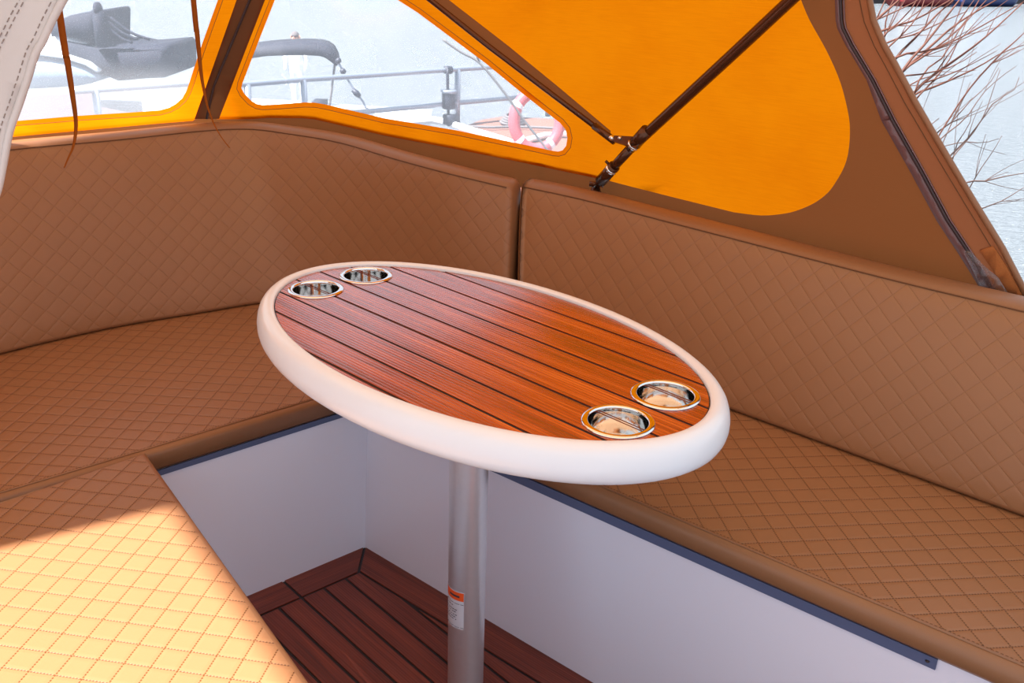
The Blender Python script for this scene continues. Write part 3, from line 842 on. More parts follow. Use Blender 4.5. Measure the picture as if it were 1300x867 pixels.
for (z, a0, a1, t) in ((.205, 22, 60, .0), (.33, 9, 99, 1), (.40, 45, 90, 0), (.50, 30, 92, 0), (.56, 34, 90, 0), (.64, 30, 88, 0), (.70, 36, 84, 0), (.76, 32, 80, 0), (.955, 9, 99, 1)):
    m = 14; zz = zt-z*hh if z != .205 else zt-.13*hh; ht = .0011 if t else .0016
    if z == .205: ht = .0040
    V = []
    segs = [(a0, a1)] if t or z == .205 else [(a, min(a+random.uniform(4, 9), a1)) for a in range(a0, a1, 10)]
    for (b0, b1) in segs:
        V = []
        for i in range(5):
            a = camang-math.radians(b0+(b1-b0)*i/4)
            for q in (zz-ht/2, zz+ht/2): V.append(V3(TC+V2((cos(a), sin(a)))*(PRAD+.0010), q))
        lm.add(V, [(2*i, 2*i+2, 2*i+3, 2*i+1) for i in range(4)])
lm.build('print', ink, L_)

# ------------------------------------------------------------------ white curtain and hanging straps
flap = None
def flat_px(poly, depthf, mat, name, parent, hole=None, step=26, th=.003):
    o = densify(poly, step*.6); pts = list(o); ed = [(i, (i+1) % len(o)) for i in range(len(o))]
    xs = [p.x for p in o]; ys = [p.y for p in o]; y = min(ys)+step/2
    while y < max(ys):
        x = min(xs)+step/2
        while x < max(xs):
            if inpoly((x, y), o): pts.append(V2((x, y)))
            x += step
        y += step
    v, e, f, *_ = delaunay_2d_cdt(pts, ed, [], 0, 1e-4)
    Fc = [tuple(t) for t in f if inpoly(sum((v[i] for i in t), V2((0, 0)))/3, o)]
    W = [depthf(p.x, p.y) for p in v]
    ob = mesh(name, W, Fc, mat, parent, None, [(w.x, w.z) for w in W]); solid(ob, th); return ob
def fdepth(x, y, off=0):
    # gently curved hanging sheet, about a metre from the port opening
    Y = 1.12+.05*sin((x+60)/90)-.00016*(x-40)+off
    return aty(x, y, Y)
edge = [(150, -120), (112, -50), (83, 0), (68, 28), (57.7, 50.8), (48, 68.5), (38, 100), (28, 130), (15, 168), (6, 215), (-1, 245), (-14, 268), (-50, 290), (-110, 300)]
fpoly = edge+[(-185, 290), (-190, -250), (215, -250), (190, -190)]
c_ = fdepth(0, 0)
curt = empty('curtain', V3(p2(c_), 1.02))
tag(curt, 'white leatherette curtain with stitched curved edge hanging at the upper left', 'curtain')
flat_px(fpoly, fdepth, M['white_leather'], 'sheet', curt)
se = smooth_path([Vector((p[0], p[1], 0)) for p in edge], 5)
mb = MB(); mb.tube([fdepth(p.x-3, p.y, -.001) for p in se], .0046, 10); mb.build('rolled_edge', M['white_leather'], curt)
grey = plain('grey_thread', srgb(140, 128, 122), .8)
mb = MB()
def dashes(P, mbx, off, dash=.006, gap=.004, r=.0007):
    q, L = resample(P, int(sum((P[i+1]-P[i]).length for i in range(len(P)-1))/.002)+2)
    i = 0
    while i+3 < len(q):
        mbx.tube([q[i], q[i+3]], r, 5); i += 5
e_in = [fdepth(p.x-15, p.y-3, -.0022) for p in se if p.y < 240]
dashes(e_in, mb, 0)
dashes([fdepth(x, y, -.0022) for x, y in ((60, -60), (36, -20), (24, 0), (13, 20), (4, 38), (-6, 58), (-20, 92), (-36, 130))], mb, 0)
dashes([fdepth(x+7, y, -.0022) for x, y in ((60, -60), (36, -20), (24, 0), (13, 20), (4, 38), (-6, 58), (-20, 92), (-36, 130))], mb, 0)
mb.build('stitching', grey, curt)

def strap(px, Y, wpx, label):
    """px: list of (x, y, width px); hangs from the roof"""
    P = []; W = []
    for (x, y, w, dY) in px:
        P.append(aty(x, y, Y+dY)); W.append(w/F*(Y+dY)*1.0/2)
    P0 = P[0].copy(); P0.z = ZT+.02; P0.x = P[0].x; P0.y = P[0].y
    P = [P0]+P; W = [W[0]]+W
    q = smooth_path(P, 6); m = len(q); V = []
    ww = []
    for i in range(len(W)-1):
        for j in range(6): ww.append(W[i]+(W[i+1]-W[i])*j/6)
    ww.append(W[-1])
    side_ = Vector((1, 0, 0))
    for i, p in enumerate(q):
        V += [p-side_*ww[i], p+side_*ww[i]]
    Fc = [(2*i, 2*i+1, 2*i+3, 2*i+2) for i in range(m-1)]
    o = mesh('hanging_strap', V, Fc, M['strap'], None, P0); solid(o, .0012)
    return tag(o, label, 'strap', 'webbing straps hanging from the roof')
strap([(76, 20, 8.5, 0), (85, 75, 8, 0), (92, 120, 6.5, 0), (96, 150, 5, 0), (96, 168, 4.2, -.005), (93, 186, 3, -.02), (87, 200, 2, -.03), (81.5, 213, 1.2, -.05)], 1.75, 8, 'brown strap hanging in front of the left window beside the white curtain, tip curling left')
strap([(245, -6, 6.5, 0), (250, 40, 6, 0), (255, 90, 4.2, 0), (260, 120, 3.2, 0), (265, 140, 2.4, -.005), (272, 158, 1.8, -.015), (281, 174, 1.5, -.03), (291.5, 187.5, 1.2, -.05)], 1.85, 6, 'thin brown strap hanging beside the dark zip band, tip curling right')

# ------------------------------------------------------------------ outside: water
WZ = -1.6
def water_mat():
    n = NT('water'); o = n.obj()
    a = n.noise(n.mapping(o, (1.2, 4.5, 1), (0, 0, .5)), 1.6, 5, .6)
    b = n.noise(n.mapping(o, (3, 14, 1), (0, 0, .35)), 2.2, 3, .55)
    hh = n.math('ADD', a, n.math('MULTIPLY', b, .6))
    p = n.pr(Base_Color=(.15, .17, .185, 1), Roughness=.18, Normal=n.bump(hh, 1, .12))
    return n.done(p.outputs[0])
mb = MB(); mb.add([(-150, -60, WZ), (150, -60, WZ), (150, 200, WZ), (-150, 200, WZ)], [(0, 1, 2, 3)])
water = struct(mb.build('water', water_mat(), None, (0, 0, WZ), False))

mb = MB(); mb.box((-.9, -2.2, -.55), 7, 3.4, .3, math.radians(-50)); 
dock = struct(mb.build('ground', plain('bounce_dock', srgb(160, 152, 150), .8, grain=.3), None, (-.9, -2.2, -.7), False))  # unseen dock behind the camera, added to control light bounced into the cockpit
# ------------------------------------------------------------------ outside: jetty, railing, boats
grey_t = plain('galvanised_tube', srgb(150, 158, 172), .35, .5)
dark_c = plain('dark_boat_cover', srgb(34, 37, 54), .8, grain=.4, gscale=8)
hull_w = plain('white_hull', srgb(232, 236, 240), .3)
hull_b = plain('pale_blue_hull', srgb(112, 134, 156), .4)
deckp = plain('pinkish_deck', srgb(140, 92, 76), .7, grain=.2, gscale=6)
deckb = plain('weathered_jetty', srgb(92, 78, 80), .8, grain=.35, gscale=5)
rope_m = plain('grey_rope', srgb(110, 106, 106), .8)
pink = plain('faded_pink_ring', srgb(214, 88, 96), .5)
white = plain('white_band', srgb(240, 238, 240), .5)
black = plain('dark_plastic', srgb(40, 44, 58), .5)
skin = plain('skin', srgb(214, 160, 136), .5); hair = plain('grey_hair', srgb(104, 96, 96), .9); shirt = plain('pale_jacket', srgb(226, 228, 232), .9)

# railing along the jetty
ZTOP = -.28
rail = empty('jetty_railing', at(385, 101, ZTOP)+Vector((0, 0, WZ+.62-ZTOP)))
tag(rail, 'grey tubular railing of the jetty seen through the clear windows', 'railing')
tp = [at(x, y, ZTOP) for x, y in ((90, 116), (235, 106.5), (312, 106.8), (385, 101), (500, 93.5), (560, 89.3), (628, 84.8), (700, 80))]
mb = MB(); mb.tube(tp, .034, 12); mb.build('top_rail', grey_t, rail)
def onrail(x, yb):   # vertical below the top rail at pixel x
    for i in range(len(tp)-1):
        pass
    best = None
    for i in range(len(tp)-1):
        for k in range(40):
            p = tp[i].lerp(tp[i+1], k/40); d = p-CAMLOC; px = 650+F*d.dot(RT)/d.dot(FW)
            if best is None or abs(px-x) < best[0]: best = (abs(px-x), p)
    return best[1]
lz = -.72
lowp = [onrail(x, 0) for x in (300, 385, 500, 581, 640, 700)]
mb = MB(); mb.tube([Vector((p.x, p.y, p.z-.45)) for p in lowp], .034, 12); mb.build('lower_rail', grey_t, rail)
GZ = WZ+.55
for x in (122, 313, 385, 581.5, 740):
    p = onrail(x, 0); mb = MB(); mb.tube([p, V3(p2(p), GZ)], .040, 12); mb.build('post', grey_t, rail)
# jetty deck
def slab(name, px, z, th, mat):
    P = [at(x, y, z) for x, y in px]; n = len(P)
    mb = MB(); mb.add(P+[p-Vector((0, 0, th)) for p in P], [tuple(range(n)), tuple(range(2*n-1, n-1, -1))]+[(i, n+i, n+(i+1) % n, (i+1) % n) for i in range(n)])
    return recalc(mb.build(name, mat, None, P[0]-Vector((0, 0, th)), False))
jet = slab('jetty', [(-120, 128), (40, 121), (118, 118), (126, 135), (200, 150), (420, 230), (100, 330), (-200, 260)], GZ, .25, deckb)
tag(jet, 'weathered grey brown jetty beyond the left window behind the railing', 'jetty')
fd = slab('moored_barge', [(583, 163), (612, 152), (640, 147.5), (700, 151), (760, 158), (860, 200), (800, 250), (560, 240)], GZ+.02, .3, deckp)
bg = empty('moored_barge', fd.location); fd.name = 'deck'; bg.name = 'moored_barge'
fd.parent = bg; fd.location = (0, 0, 0)
tag(bg, 'pinkish deck of a moored barge with white edging, seen behind the pink lifebuoy', 'boat')
mb = MB(); mb.tube([at(x, y, GZ+.05) for x, y in ((520, 154), (548, 152), (566, 155), (590, 163), (640, 178), (700, 200))], .05, 8); mb.build('white_edging', white, bg)
mb = MB(); mb.tube([at(x, y, GZ+.07) for x, y in ((668, 178), (690, 172), (712, 170), (745, 171))], .04, 8); mb.build('white_edging', white, bg)
mr = MB(); mr.tube(smooth_path([at(x, y, GZ+.06) for x, y in ((590, 160), (620, 161.5), (650, 161), (690, 162), (740, 165))], 5), .018, 8)
rp_ = mr.build('deck_rope', rope_m, None, at(590, 160, GZ+.06)); tag(rp_, 'thin dark rope lying along the pinkish barge deck', 'rope')
rc = MB(); c_ = at(650, 155, GZ+.05)
for k in range(4): rc.tube([c_+Vector((.16*cos(a*pi/8)*(1-.14*k), .20*sin(a*pi/8), .03*k)) for a in range(17)], .02, 6, cap=False)
tag(rc.build('rope_coil', rope_m, None, c_), 'small coil of dark rope on the pinkish deck left of the lifebuoy', 'rope')
# lifebuoy on the lower rail
cb = at(682, 153.5, -.86); dpt = (cb-CAMLOC); 
Yb = 10.2; cb = aty(682, 153.5, Yb)
R0 = 30.0/F*cb.y*1.08; r0 = 6.8/F*cb.y*1.08
ring_ax = Vector((.28, -.95, .12)).normalized(); e1_ = ring_ax.cross(Vector((0, 0, 1))).normalized(); e2_ = e1_.cross(ring_ax)
lb_ = empty('lifebuoy', cb-Vector((0, 0, R0+r0))); tag(lb_, 'faded pink lifebuoy with white bands in the corner of the clear window', 'lifebuoy')
def rp3(a): return cb+e1_*cos(a)*R0*.93+e2_*sin(a)*R0*1.08
mb = MB(); N = 48; V = []
for i in range(N):
    a = 2*pi*i/N; rad = (rp3(a)-cb).normalized()
    for k in range(14):
        b = 2*pi*k/14; V.append(rp3(a)+rad*cos(b)*r0+ring_ax*sin(b)*r0)
mb.add(V, [(i*14+k, i*14+(k+1) % 14, ((i+1) % N)*14+(k+1) % 14, ((i+1) % N)*14+k) for i in range(N) for k in range(14)])
mb.build('ring', pink, lb_)
for a0_ in (.5, 2.35, 4.0, 5.5):
    mb = MB(); V = []
    for i in range(7):
        a = a0_+.17*i/6; rad = (rp3(a)-cb).normalized()
        for k in range(14):
            b = 2*pi*k/14; V.append(rp3(a)+rad*cos(b)*r0*1.05+ring_ax*sin(b)*r0*1.05)
    mb.add(V, [(i*14+k, i*14+(k+1) % 14, (i+1)*14+(k+1) % 14, (i+1)*14+k) for i in range(6) for k in range(14)])
    mb.build('band', white, lb_)
# mooring line running down to the right, with a forked upper end
mb = MB(); mb.tube(smooth_path([aty(562, 50, 8), aty(585, 66, 8), aty(609, 80, 8), aty(640, 117, 8), aty(665, 152, 8), aty(693, 188, 8), aty(720, 225, 8)], 4), .010, 6)
mb.tube([aty(609, 80, 8), aty(605, 70, 8), aty(601, 40, 8)], .009, 6)
tag(mb.build('mooring_line', rope_m, None, aty(720, 225, 8)), 'thin grey mooring line crossing diagonally in front of the lifebuoy', 'rope')
# fender hanging on the railing
pf = onrail(568.5, 0)
fe = empty('hanging_fender', pf-Vector((0, 0, .55))); tag(fe, 'dark block fender with pale top hung by a rope from the railing', 'fender')
def bxp(name, x0, y0, x1, y1, mat, parent, dz=0):
    Y = pf.y-.06; a = aty(x0, y0, Y); b = aty(x1, y1, Y); c = (a+b)/2
    m = MB(); w2, h2 = abs(b.x-a.x), abs(a.z-b.z)
    m.lathe(c-Vector((0, 0, h2/2)), [(0, 0), (w2*.44, 0), (w2*.5, h2*.08), (w2*.5, h2*.92), (w2*.44, h2), (0, h2)], 20, 1, .8); return m.build(name, mat, parent)
bxp('float', 561, 117.5, 578, 138.5, black, fe); bxp('cap', 559, 113.5, 580, 118.5, grey_t, fe)
bxp('lower_float', 562, 145, 580, 158, black, fe)
mb = MB(); mb.tube([pf+Vector((0, -.05, .05)), pf+Vector((0, -.09, -.05)), aty(568.5, 114, pf.y-.06), aty(569.5, 160, pf.y-.06)], .020, 6)
mb.lathe(pf, [(0, -.05), (.06, -.045), (.07, 0), (.06, .045), (0, .05)], 12); mb.build('rope', black, fe)

# bimini boat with a person standing behind the cover
YB = 14.0
bb = empty('covered_launch', V3(p2(aty(372, 80, YB)), WZ)); tag(bb, 'small white launch with a dark folding sun cover, seen through the middle window', 'boat')
arch = [(285, 86), (300, 79), (318, 74.5), (322, 73.5), (340, 71.2), (360, 70.5), (385, 70), (405, 71), (412, 73), (420, 78.5), (427, 84)]
archt = [(285, 66), (305, 60), (325, 57.5), (340, 55.5), (360, 53.8), (385, 53.2), (405, 53.8), (415, 56.5), (422, 61.5), (427.5, 72), (429, 81)]
mb = MB(); V = []
for (a, b) in zip(archt, arch):
    V += [aty(a[0], a[1], YB), aty(b[0], b[1], YB-.15), aty(b[0], b[1], YB-.15)+Vector((-.06, .55, -.03)), aty(a[0], a[1], YB)+Vector((-.06, .5, .0))]
mb.add(V, [(i*4+k, i*4+(k+1) % 4, (i+1)*4+(k+1) % 4, (i+1)*4+k) for i in range(len(arch)-1) for k in range(4)]+[(0, 1, 2, 3), (len(V)-1, len(V)-2, len(V)-3, len(V)-4)])
recalc(mb.build('sun_cover', dark_c, bb))
for (a, b) in (((425, 82), (417, 136)), ((300, 80), (306, 150))):
    mb = MB(); A = aty(a[0], a[1], YB); B_ = aty(b[0], b[1], YB); mb.tube([A, V3(p2(B_), WZ+.55)], .016, 6); mb.build('cover_frame', rope_m, bb)
# hull lofted along x
def hull(name, c, L, Wd, hgt, ang, mat, parent, bow=.45):
    secs = 14; V = []; R_ = Matrix.Rotation(ang, 3, 'Z')
    for i in range(secs+1):
        f = i/secs; x = (f-.5)*L; k = 1 if f < bow else sqrt(max(0, 1-((f-bow)/(1-bow))**2))
        k = max(k, .02); w_ = Wd/2*k; sh = hgt*(1+.18*max(0, f-.4))
        for (yy, zz) in ((-w_*.86, sh*.97), (-w_, sh), (-w_*1.02, sh*.9), (-w_*.8, sh*.3), (-w_*.35, -.05), (w_*.35, -.05), (w_*.8, sh*.3), (w_*1.02, sh*.9), (w_, sh), (w_*.86, sh*.97)):
            V.append(Vector(c)+R_@Vector((x, yy, zz)))
    m = 10
    Fc = [(i*m+k, i*m+(k+1) % m, (i+1)*m+(k+1) % m, (i+1)*m+k) for i in range(secs) for k in range(m)]
    Fc += [tuple(range(m)), tuple(secs*m+k for k in range(m-1, -1, -1))]
    return recalc(mesh(name, V, Fc, mat, parent))
hc = V3(p2(aty(350, 80, YB+.5)), WZ)
hull('hull', hc, 4.4, 1.6, .5, math.radians(172), hull_w, bb)
mb = MB(); mb.box(aty(406, 130.5, YB-.3), .17, .3, .07); mb.build('engine_cover', dark_c, bb)
# line with dark floats down from the cover
fl_ = [(428, 76), (434, 88), (442, 102), (452, 118), (461, 129), (466, 141), (470, 160)]
mb = MB(); mb.tube([aty(x, y, YB-.6) for x, y in fl_], .016, 6); ml = mb.build('float_line', grey_t, None, aty(470, 160, YB-.6)); 
tag(ml, 'pale line with small dark floats slanting down from the dark sun cover', 'rope')
for k, (a, b) in enumerate((((428, 74), (431, 80)), ((433, 88), (438, 93)), ((448, 114), (457, 123)), ((464, 138), (466, 141)))):
    mb = MB(); mb.tube([aty(a[0], a[1], YB-.62), aty((a[0]+b[0])/2, (a[1]+b[1])/2, YB-.62), aty(b[0], b[1], YB-.62)], [.03, .045, .03], 8); mb.build('float', black, ml)

# person: one continuous skinned body, mostly hidden by the cover
def person(loc, top_z, facing):
    hgt = top_z-loc.z; s_ = hgt/1.75
    root_v = [(0, 0, .95), (0, 0, 1.15), (0, 0, 1.38), (0, 0, 1.50), (0, .01, 1.60), (0, .015, 1.68),
              (-.19, 0, 1.40), (-.26, .03, 1.14), (-.24, .14, .92), (.19, 0, 1.40), (.26, .03, 1.14), (.24, .14, .92),
              (-.10, 0, .90), (-.11, .02, .50), (-.11, 0, .08), (-.11, .12, .04), (.10, 0, .90), (.11, .02, .50), (.11, 0, .08), (.11, .12, .04)]
    ed = [(0, 1), (1, 2), (2, 3), (3, 4), (4, 5), (2, 6), (6, 7), (7, 8), (2, 9), (9, 10), (10, 11), (0, 12), (12, 13), (13, 14), (14, 15), (0, 16), (16, 17), (17, 18), (18, 19)]
    rad = [.15, .145, .15, .06, .085, .075, .065, .048, .032, .065, .048, .032, .09, .065, .045, .04, .09, .065, .045, .04]
    me = bpy.data.meshes.new('person'); R_ = Matrix.Rotation(facing, 3, 'Z')
    me.from_pydata([tuple(R_@Vector(v)*s_) for v in root_v], ed, [])
    me.materials.append(skin)
    o = bpy.data.objects.new('person', me); COL.objects.link(o); o.location = loc
    m = o.modifiers.new('skin', 'SKIN'); lay = me.skin_vertices[0].data if me.skin_vertices else None
    if lay is None: return o
    for i, r_ in enumerate(rad): lay[i].radius = (r_*s_, r_*s_); lay[i].use_root = (i == 0)
    sb = o.modifiers.new('sub', 'SUBSURF'); sb.levels = 2; sb.render_levels = 2
    dg = bpy.context.evaluated_depsgraph_get(); ev = o.evaluated_get(dg)
    nm = bpy.data.meshes.new_from_object(ev); o.modifiers.clear(); o.data = nm
    if not nm.materials: nm.materials.append(skin)
    for p in nm.polygons: p.use_smooth = True
    # jacket: torso shell a little larger than the body; trousers colour by faces
    nm.materials.append(shirt)
    for p in nm.polygons:
        if p.center.z < 1.50*s_: p.material_index = 1
    # hair cap, face features
    hv = MB(); c = R_@Vector((0, -.004, 1.655))*s_
    for i in range(7):
        pass
    V = []; ns = 16
    for i in range(8):
        th_ = (pi*.56)*i/7
        for k in range(ns):
            a = 2*pi*k/ns; v = Vector((sin(th_)*cos(a)*.098, sin(th_)*sin(a)*.108, cos(th_)*.112))
            if v.y > .05 and v.z < .03: v.z = .03+(v.z-.03)*.2
            V.append(loc+c+R_@v*s_)
    hv.add(V, [(i*ns+k, i*ns+(k+1) % ns, (i+1)*ns+(k+1) % ns, (i+1)*ns+k) for i in range(7) for k in range(ns)])
    hv.build('hair', hair, o)
    nb_ = MB(); f0 = loc+R_@Vector((0, .098, 1.635))*s_
    nb_.tube([f0+Vector((0, 0, .025*s_)), f0+R_@Vector((0, .018, 0))*s_, f0+R_@Vector((0, .008, -.012))*s_], [.006*s_, .013*s_, .010*s_], 8); nb_.build('nose', skin, o)
    for sx_ in (-1, 1):
        eb = MB(); q = loc+R_@Vector((.032*sx_, .088, 1.662))*s_; eb.lathe(q-Vector((0, 0, .008)), [(0, 0), (.010, .004), (.012, .008), (.010, .012), (0, .016)], 10); eb.build('eye', black, o)
        ea = MB(); q = loc+R_@Vector((.096*sx_, 0, 1.64))*s_; ea.lathe(q-Vector((0, 0, .03)), [(0, 0), (.014, .012), (.017, .035), (.010, .058), (0, .06)], 10); ea.build('ear', skin, o)
    mo = MB(); q = loc+R_@Vector((0, .090, 1.598))*s_; mo.tube([q-R_@Vector((.022, 0, 0)), q+R_@Vector((0, .006, 0)), q+R_@Vector((.022, 0, 0))], .004, 6); mo.build('mouth', pink, o)
    return o
ph = aty(374.5, 40.5, YB+.95)
pn = person(V3(p2(ph), WZ+.42), ph.z, pi*.95)
tag(pn, 'person with short grey hair standing in the launch, head above the dark sun cover', 'person')

# left boats: pale blue hull with dark covers
YL = 16.0
lbt = empty('moored_motorboat', V3(p2(aty(90, 100, YL)), WZ)); tag(lbt, 'pale blue and white motorboat with dark covers seen through the left window', 'boat')
def loftpx(name, top, bot, Y, dpt_, mat, parent):
    V = []
    for a, b in zip(top, bot):
        A = aty(a[0], a[1], Y); B_ = aty(b[0], b[1], Y); o_ = Vector((0, dpt_, 0))
        mA = A.lerp(B_, .12)-Vector((0, dpt_*.12, 0)); mB = A.lerp(B_, .85)-Vector((0, dpt_*.10, 0))
        V += [A+o_*.15, mA, mB, B_+o_*.1, B_+o_, A+o_]
    m = 6; n_ = len(top)
    Fc = [(i*m+k, i*m+(k+1) % m, (i+1)*m+(k+1) % m, (i+1)*m+k) for i in range(n_-1) for k in range(m)]+[tuple(range(m)), tuple((n_-1)*m+k for k in range(m-1, -1, -1))]
    return recalc(mesh(name, V, Fc, mat, parent))
loftpx('hull', [(-60, 78), (0, 74), (40, 72), (70, 75), (95, 80), (112, 87), (122, 94), (126, 98)], [(-60, 118), (0, 116), (40, 114), (70, 112.5), (95, 110.5), (112, 107), (122, 103), (126, 101)], YL, 1.6, hull_b, lbt)
loftpx('gunwale', [(-60, 66), (0, 65), (50, 66), (85, 71), (110, 79), (124, 89)], [(-60, 71), (0, 69.5), (50, 70), (85, 75), (110, 83), (124, 92)], YL-.1, .5, hull_w, lbt)
loftpx('cabin_cover', [(70, 30), (84, 20), (100, 17), (112, 15), (121, 14), (124, 18)], [(70, 48), (84, 46), (100, 50), (112, 55), (121, 57), (124, 55)], YL+.3, 1.4, dark_c, lbt)
loftpx('cabin', [(40, 40), (60, 37), (84, 44), (110, 52), (124, 56)], [(40, 66), (60, 66), (84, 68), (110, 78), (124, 88)], YL+.4, 1.0, hull_w, lbt)
loftpx('stern_cover', [(84, 52), (100, 55), (118, 58), (135, 57), (146, 58), (160, 61), (180, 59.5), (207, 57), (212, 62)], [(84, 66), (100, 72), (118, 82), (135, 98), (146, 104), (160, 103), (180, 101), (205, 100), (213, 96)], YL+.2, 1.5, dark_c, lbt)
mb = MB(); mb.tube([aty(124, 13, YL), aty(130, 60, YL)], .10, 10); mb.tube([aty(122, 12, YL), aty(127, 11.5, YL)], .11, 10); mb.build('post', dark_c, lbt)
for (a, b) in (((132, 22), (175, 50)), ((134, 30), (168, 54)), ((140, 22), (190, 50))):
    mb = MB(); A, B_ = aty(a[0], a[1], YL), aty(b[0], b[1], YL); mb.tube(smooth_path([A, A.lerp(B_, .5)-Vector((0, 0, .06)), B_], 4), .022, 6); mb.build('stay', dark_c, lbt)

# far bank with two moored barges at the top right
YF = 50
bk = [at(x, 9.5, WZ) for x in (1040, 1500)]
mb = MB(); dirb = (bk[1]-bk[0]).normalized()
c = (bk[0]+bk[1])/2; ang = math.atan2(dirb.y, dirb.x)
mb.box(Vector((c.x, c.y+7.5, WZ+.6)), 70, 6, 3.0, ang); struct(mb.build('quay', plain('dark_quay', srgb(44, 40, 44), .9), None, (c.x, c.y+7.5, WZ), False))
def barge(x0, x1, col, label):
    a, b = at(x0, 8.8, WZ), at(x1, 8.8, WZ); c_ = (a+b)/2; L_ = (b-a).length
    e = empty('moored_barge', c_); tag(e, label, 'boat')
    h_ = hull('hull', c_+Vector((0, 1.0, 0)), L_, 1.8, .62, ang, col, e, .8)
    mb = MB(); mb.box(c_+Vector((0, 1.0, .85)), L_*.5, 1.0, .5, ang); mb.build('cabin', hull_w, e, None, False)
    mb = MB(); mb.tube([c_-dirb*L_*.5+Vector((0, .1, .52)), c_+dirb*L_*.42+Vector((0, .1, .56))], .05, 6); mb.build('rubbing_strake', black, e)
barge(1142, 1212, plain('dark_red_hull', srgb(120, 34, 40), .5), 'dark red barge moored along the far quay, left one at the top right')
barge(1218, 1294, plain('dark_blue_hull', srgb(36, 54, 104), .5), 'dark blue barge moored along the far quay at the top right corner')

# bare twigs beside the boat
bark_r = plain('red_brown_bark', srgb(88, 44, 26), .7, grain=.3, gscale=40)
bark_g = plain('grey_brown_bark', srgb(84, 60, 52), .7, grain=.3, gscale=40)
def shrub(name, Y, stems, mat, label, root_px, w0):
    rt = aty(root_px[0], root_px[1], Y); rt0 = V3(p2(rt)+V2((-.1, .1)), WZ+.02)
    e = empty(name, rt0); tag(e, label, 'shrub')
    for (pts, w) in stems:
        P = [aty(x, y, Y+.0007*(x-1150)+random.uniform(-.12, .12)*0) for x, y in pts]
        off = random.uniform(-.15, .15)
        P = [p+(p-CAMLOC)*off*.3 for p in P]
        tn = (P[0]-P[1]).normalized(); c1 = rt0+Vector((0, 0, .9)); c2 = P[0]+tn*.45
        low = [rt0*(1-u)**3+c1*3*u*(1-u)**2+c2*3*u*u*(1-u)+P[0]*u**3 for u in (0, .25, .5, .72, .88)]
        nl = len(low)*5; full = resample(smooth_path(low+P, 5), 60)[0]
        q = full; m = len(q); r0_ = w/F*Y*.5
        vis = min(range(m), key=lambda i_: (q[i_]-P[0]).length)
        rs = [max(r0_*1.2*(1-.70*max(0, (i-vis))/(m-vis)), .0010) for i in range(m)]
        mb = MB(); mb.tube(q, rs, 6)
        # side twigs
        for k in range(random.randint(1, 3)):
            j = random.randint(min(vis+1, m-4), m-4)
            t = (q[min(j+1, m-1)]-q[j-1]).normalized(); sd_ = t.cross(FW).normalized()*random.choice((-1, 1))
            L_ = random.uniform(.08, .24)*Y/3.0
            d_ = (t+sd_*random.uniform(.2, .5)).normalized()
            tp_ = smooth_path([q[j], q[j]+d_*L_*.5, q[j]+(d_*.9+t*.2)*L_], 3); mb.tube(tp_, [max(rs[j]*(.6-.07*i_), .0009) for i_ in range(len(tp_))], 5)
        mb.build('stem', mat, e)
    return e
red = [([(1150, 84), (1175, 55), (1226, -10), (1260, -50)], 2.8), ([(1110, 28), (1138, 4), (1160, -20)], 2.6), ([(1114, 42), (1160, 26), (1210, -2), (1250, -24)], 2.2),
 ([(1134, 78), (1160, 50), (1190, 18), (1220, -8)], 3.0), ([(1142, 95), (1178, 62), (1215, 30), (1268, -2)], 3.2), ([(1144, 92), (1185, 63), (1222, 32), (1243, 0)], 2.6),
 ([(1158, 120), (1185, 95), (1210, 78), (1250, 48), (1298, 4)], 3.2), ([(1160, 121), (1192, 108), (1240, 86), (1270, 68), (1300, 57)], 2.4), ([(1270, 69), (1285, 56), (1302, 40)], 1.8),
 ([(1163, 126), (1178, 110), (1200, 84), (1212, 62), (1230, 20)], 2.0), ([(1139, 72), (1180, 64), (1215, 50), (1262, 24), (1300, 2)], 2.2), ([(1122, 55), (1124, 30), (1130, 8), (1140, -10)], 1.8),
 ([(1122, 56), (1160, 44), (1200, 26), (1228, 14)], 1.9), ([(1146, 98), (1172, 94), (1210, 84), (1240, 66)], 1.7), ([(1152, 110), (1180, 97), (1200, 95)], 1.5), ([(1126, 62), (1150, 40), (1170, 12), (1176, -8)], 1.9),
 ([(1160, 122), (1172, 92), (1200, 70), (1216, 40), (1262, -10)], 2.0), ([(1118, 50), (1150, 20), (1168, -6)], 2.0)]
shrub('willow_shrub', 3.1, red, bark_r, 'bare red brown willow twigs fanning out to the upper right beside the canopy edge', (1120, 190), 3)
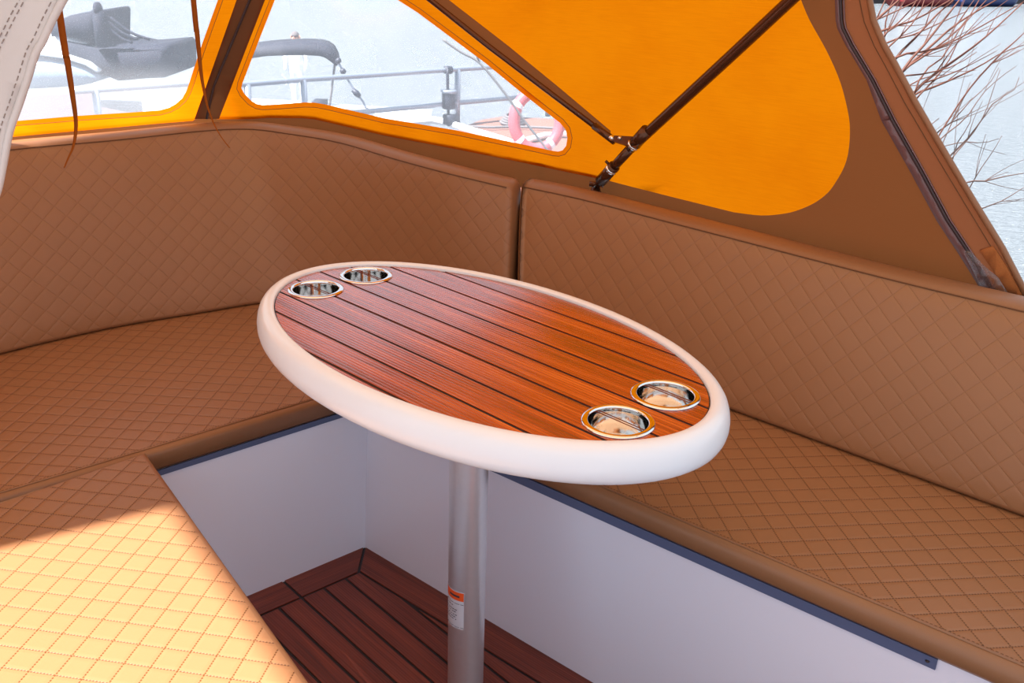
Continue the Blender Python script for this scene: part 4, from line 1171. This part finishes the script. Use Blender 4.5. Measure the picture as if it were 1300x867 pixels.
gry = [([(1186, 172), (1208, 155), (1232, 128), (1256, 106), (1268, 86)], 1.7), ([(1190, 180), (1226, 150), (1250, 116), (1286, 86), (1290, 84)], 1.6), ([(1204, 200), (1225, 180), (1248, 150), (1262, 130), (1290, 112), (1294, 98)], 2.0),
 ([(1208, 208), (1216, 180), (1230, 160), (1234, 140)], 1.5), ([(1206, 204), (1236, 168), (1252, 140), (1262, 110), (1270, 88)], 1.6), ([(1228, 244), (1244, 216), (1262, 190), (1272, 172)], 1.3), ([(1230, 231), (1250, 230), (1275, 224), (1306, 219)], 1.7),
 ([(1246, 265), (1266, 258), (1284, 248), (1306, 234)], 1.5), ([(1180, 160), (1188, 152), (1192, 150)], 1.2), ([(1212, 148), (1222, 128), (1232, 104)], 1.2), ([(1228, 180), (1246, 182), (1268, 176)], 1.0)]
shrub('bare_shrub', 3.3, gry, bark_g, 'thin grey brown bare twigs over the water, below the red brown willow', (1180, 330), 2)

# ------------------------------------------------------------------ light
sun = bpy.data.lights.new('sun', 'SUN'); sun.energy = 18; sun.angle = math.radians(1.6); sun.color = (1, .98, .98)
so = bpy.data.objects.new('sun', sun); COL.objects.link(so)
EL = math.radians(58); AZ = math.radians(-149)
sdir = Vector((cos(AZ)*cos(EL), sin(AZ)*cos(EL), sin(EL)))
so.rotation_euler = sdir.to_track_quat('Z', 'Y').to_euler(); so.location = sdir*20
w = bpy.data.worlds.new('world'); scn.world = w; w.use_nodes = True
t = w.node_tree; t.nodes.clear()
o = t.nodes.new('ShaderNodeOutputWorld'); b = t.nodes.new('ShaderNodeBackground')
tc = t.nodes.new('ShaderNodeTexCoord'); sx = t.nodes.new('ShaderNodeSeparateXYZ'); cr = t.nodes.new('ShaderNodeValToRGB')
t.links.new(tc.outputs['Generated'], sx.inputs[0]); t.links.new(sx.outputs[2], cr.inputs[0])
e = cr.color_ramp.elements; e[0].position = 0; e[0].color = (.80, .86, .96, 1); e[1].position = .6; e[1].color = (.74, .87, 1.0, 1)
t.links.new(cr.outputs[0], b.inputs[0]); b.inputs[1].default_value = 1.24
t.links.new(b.outputs[0], o.inputs[0])
vs = scn.view_settings; vs.view_transform = 'Standard'; vs.look = 'None'; vs.gamma = 1; vs.use_curve_mapping = False
vs.exposure = 0.12
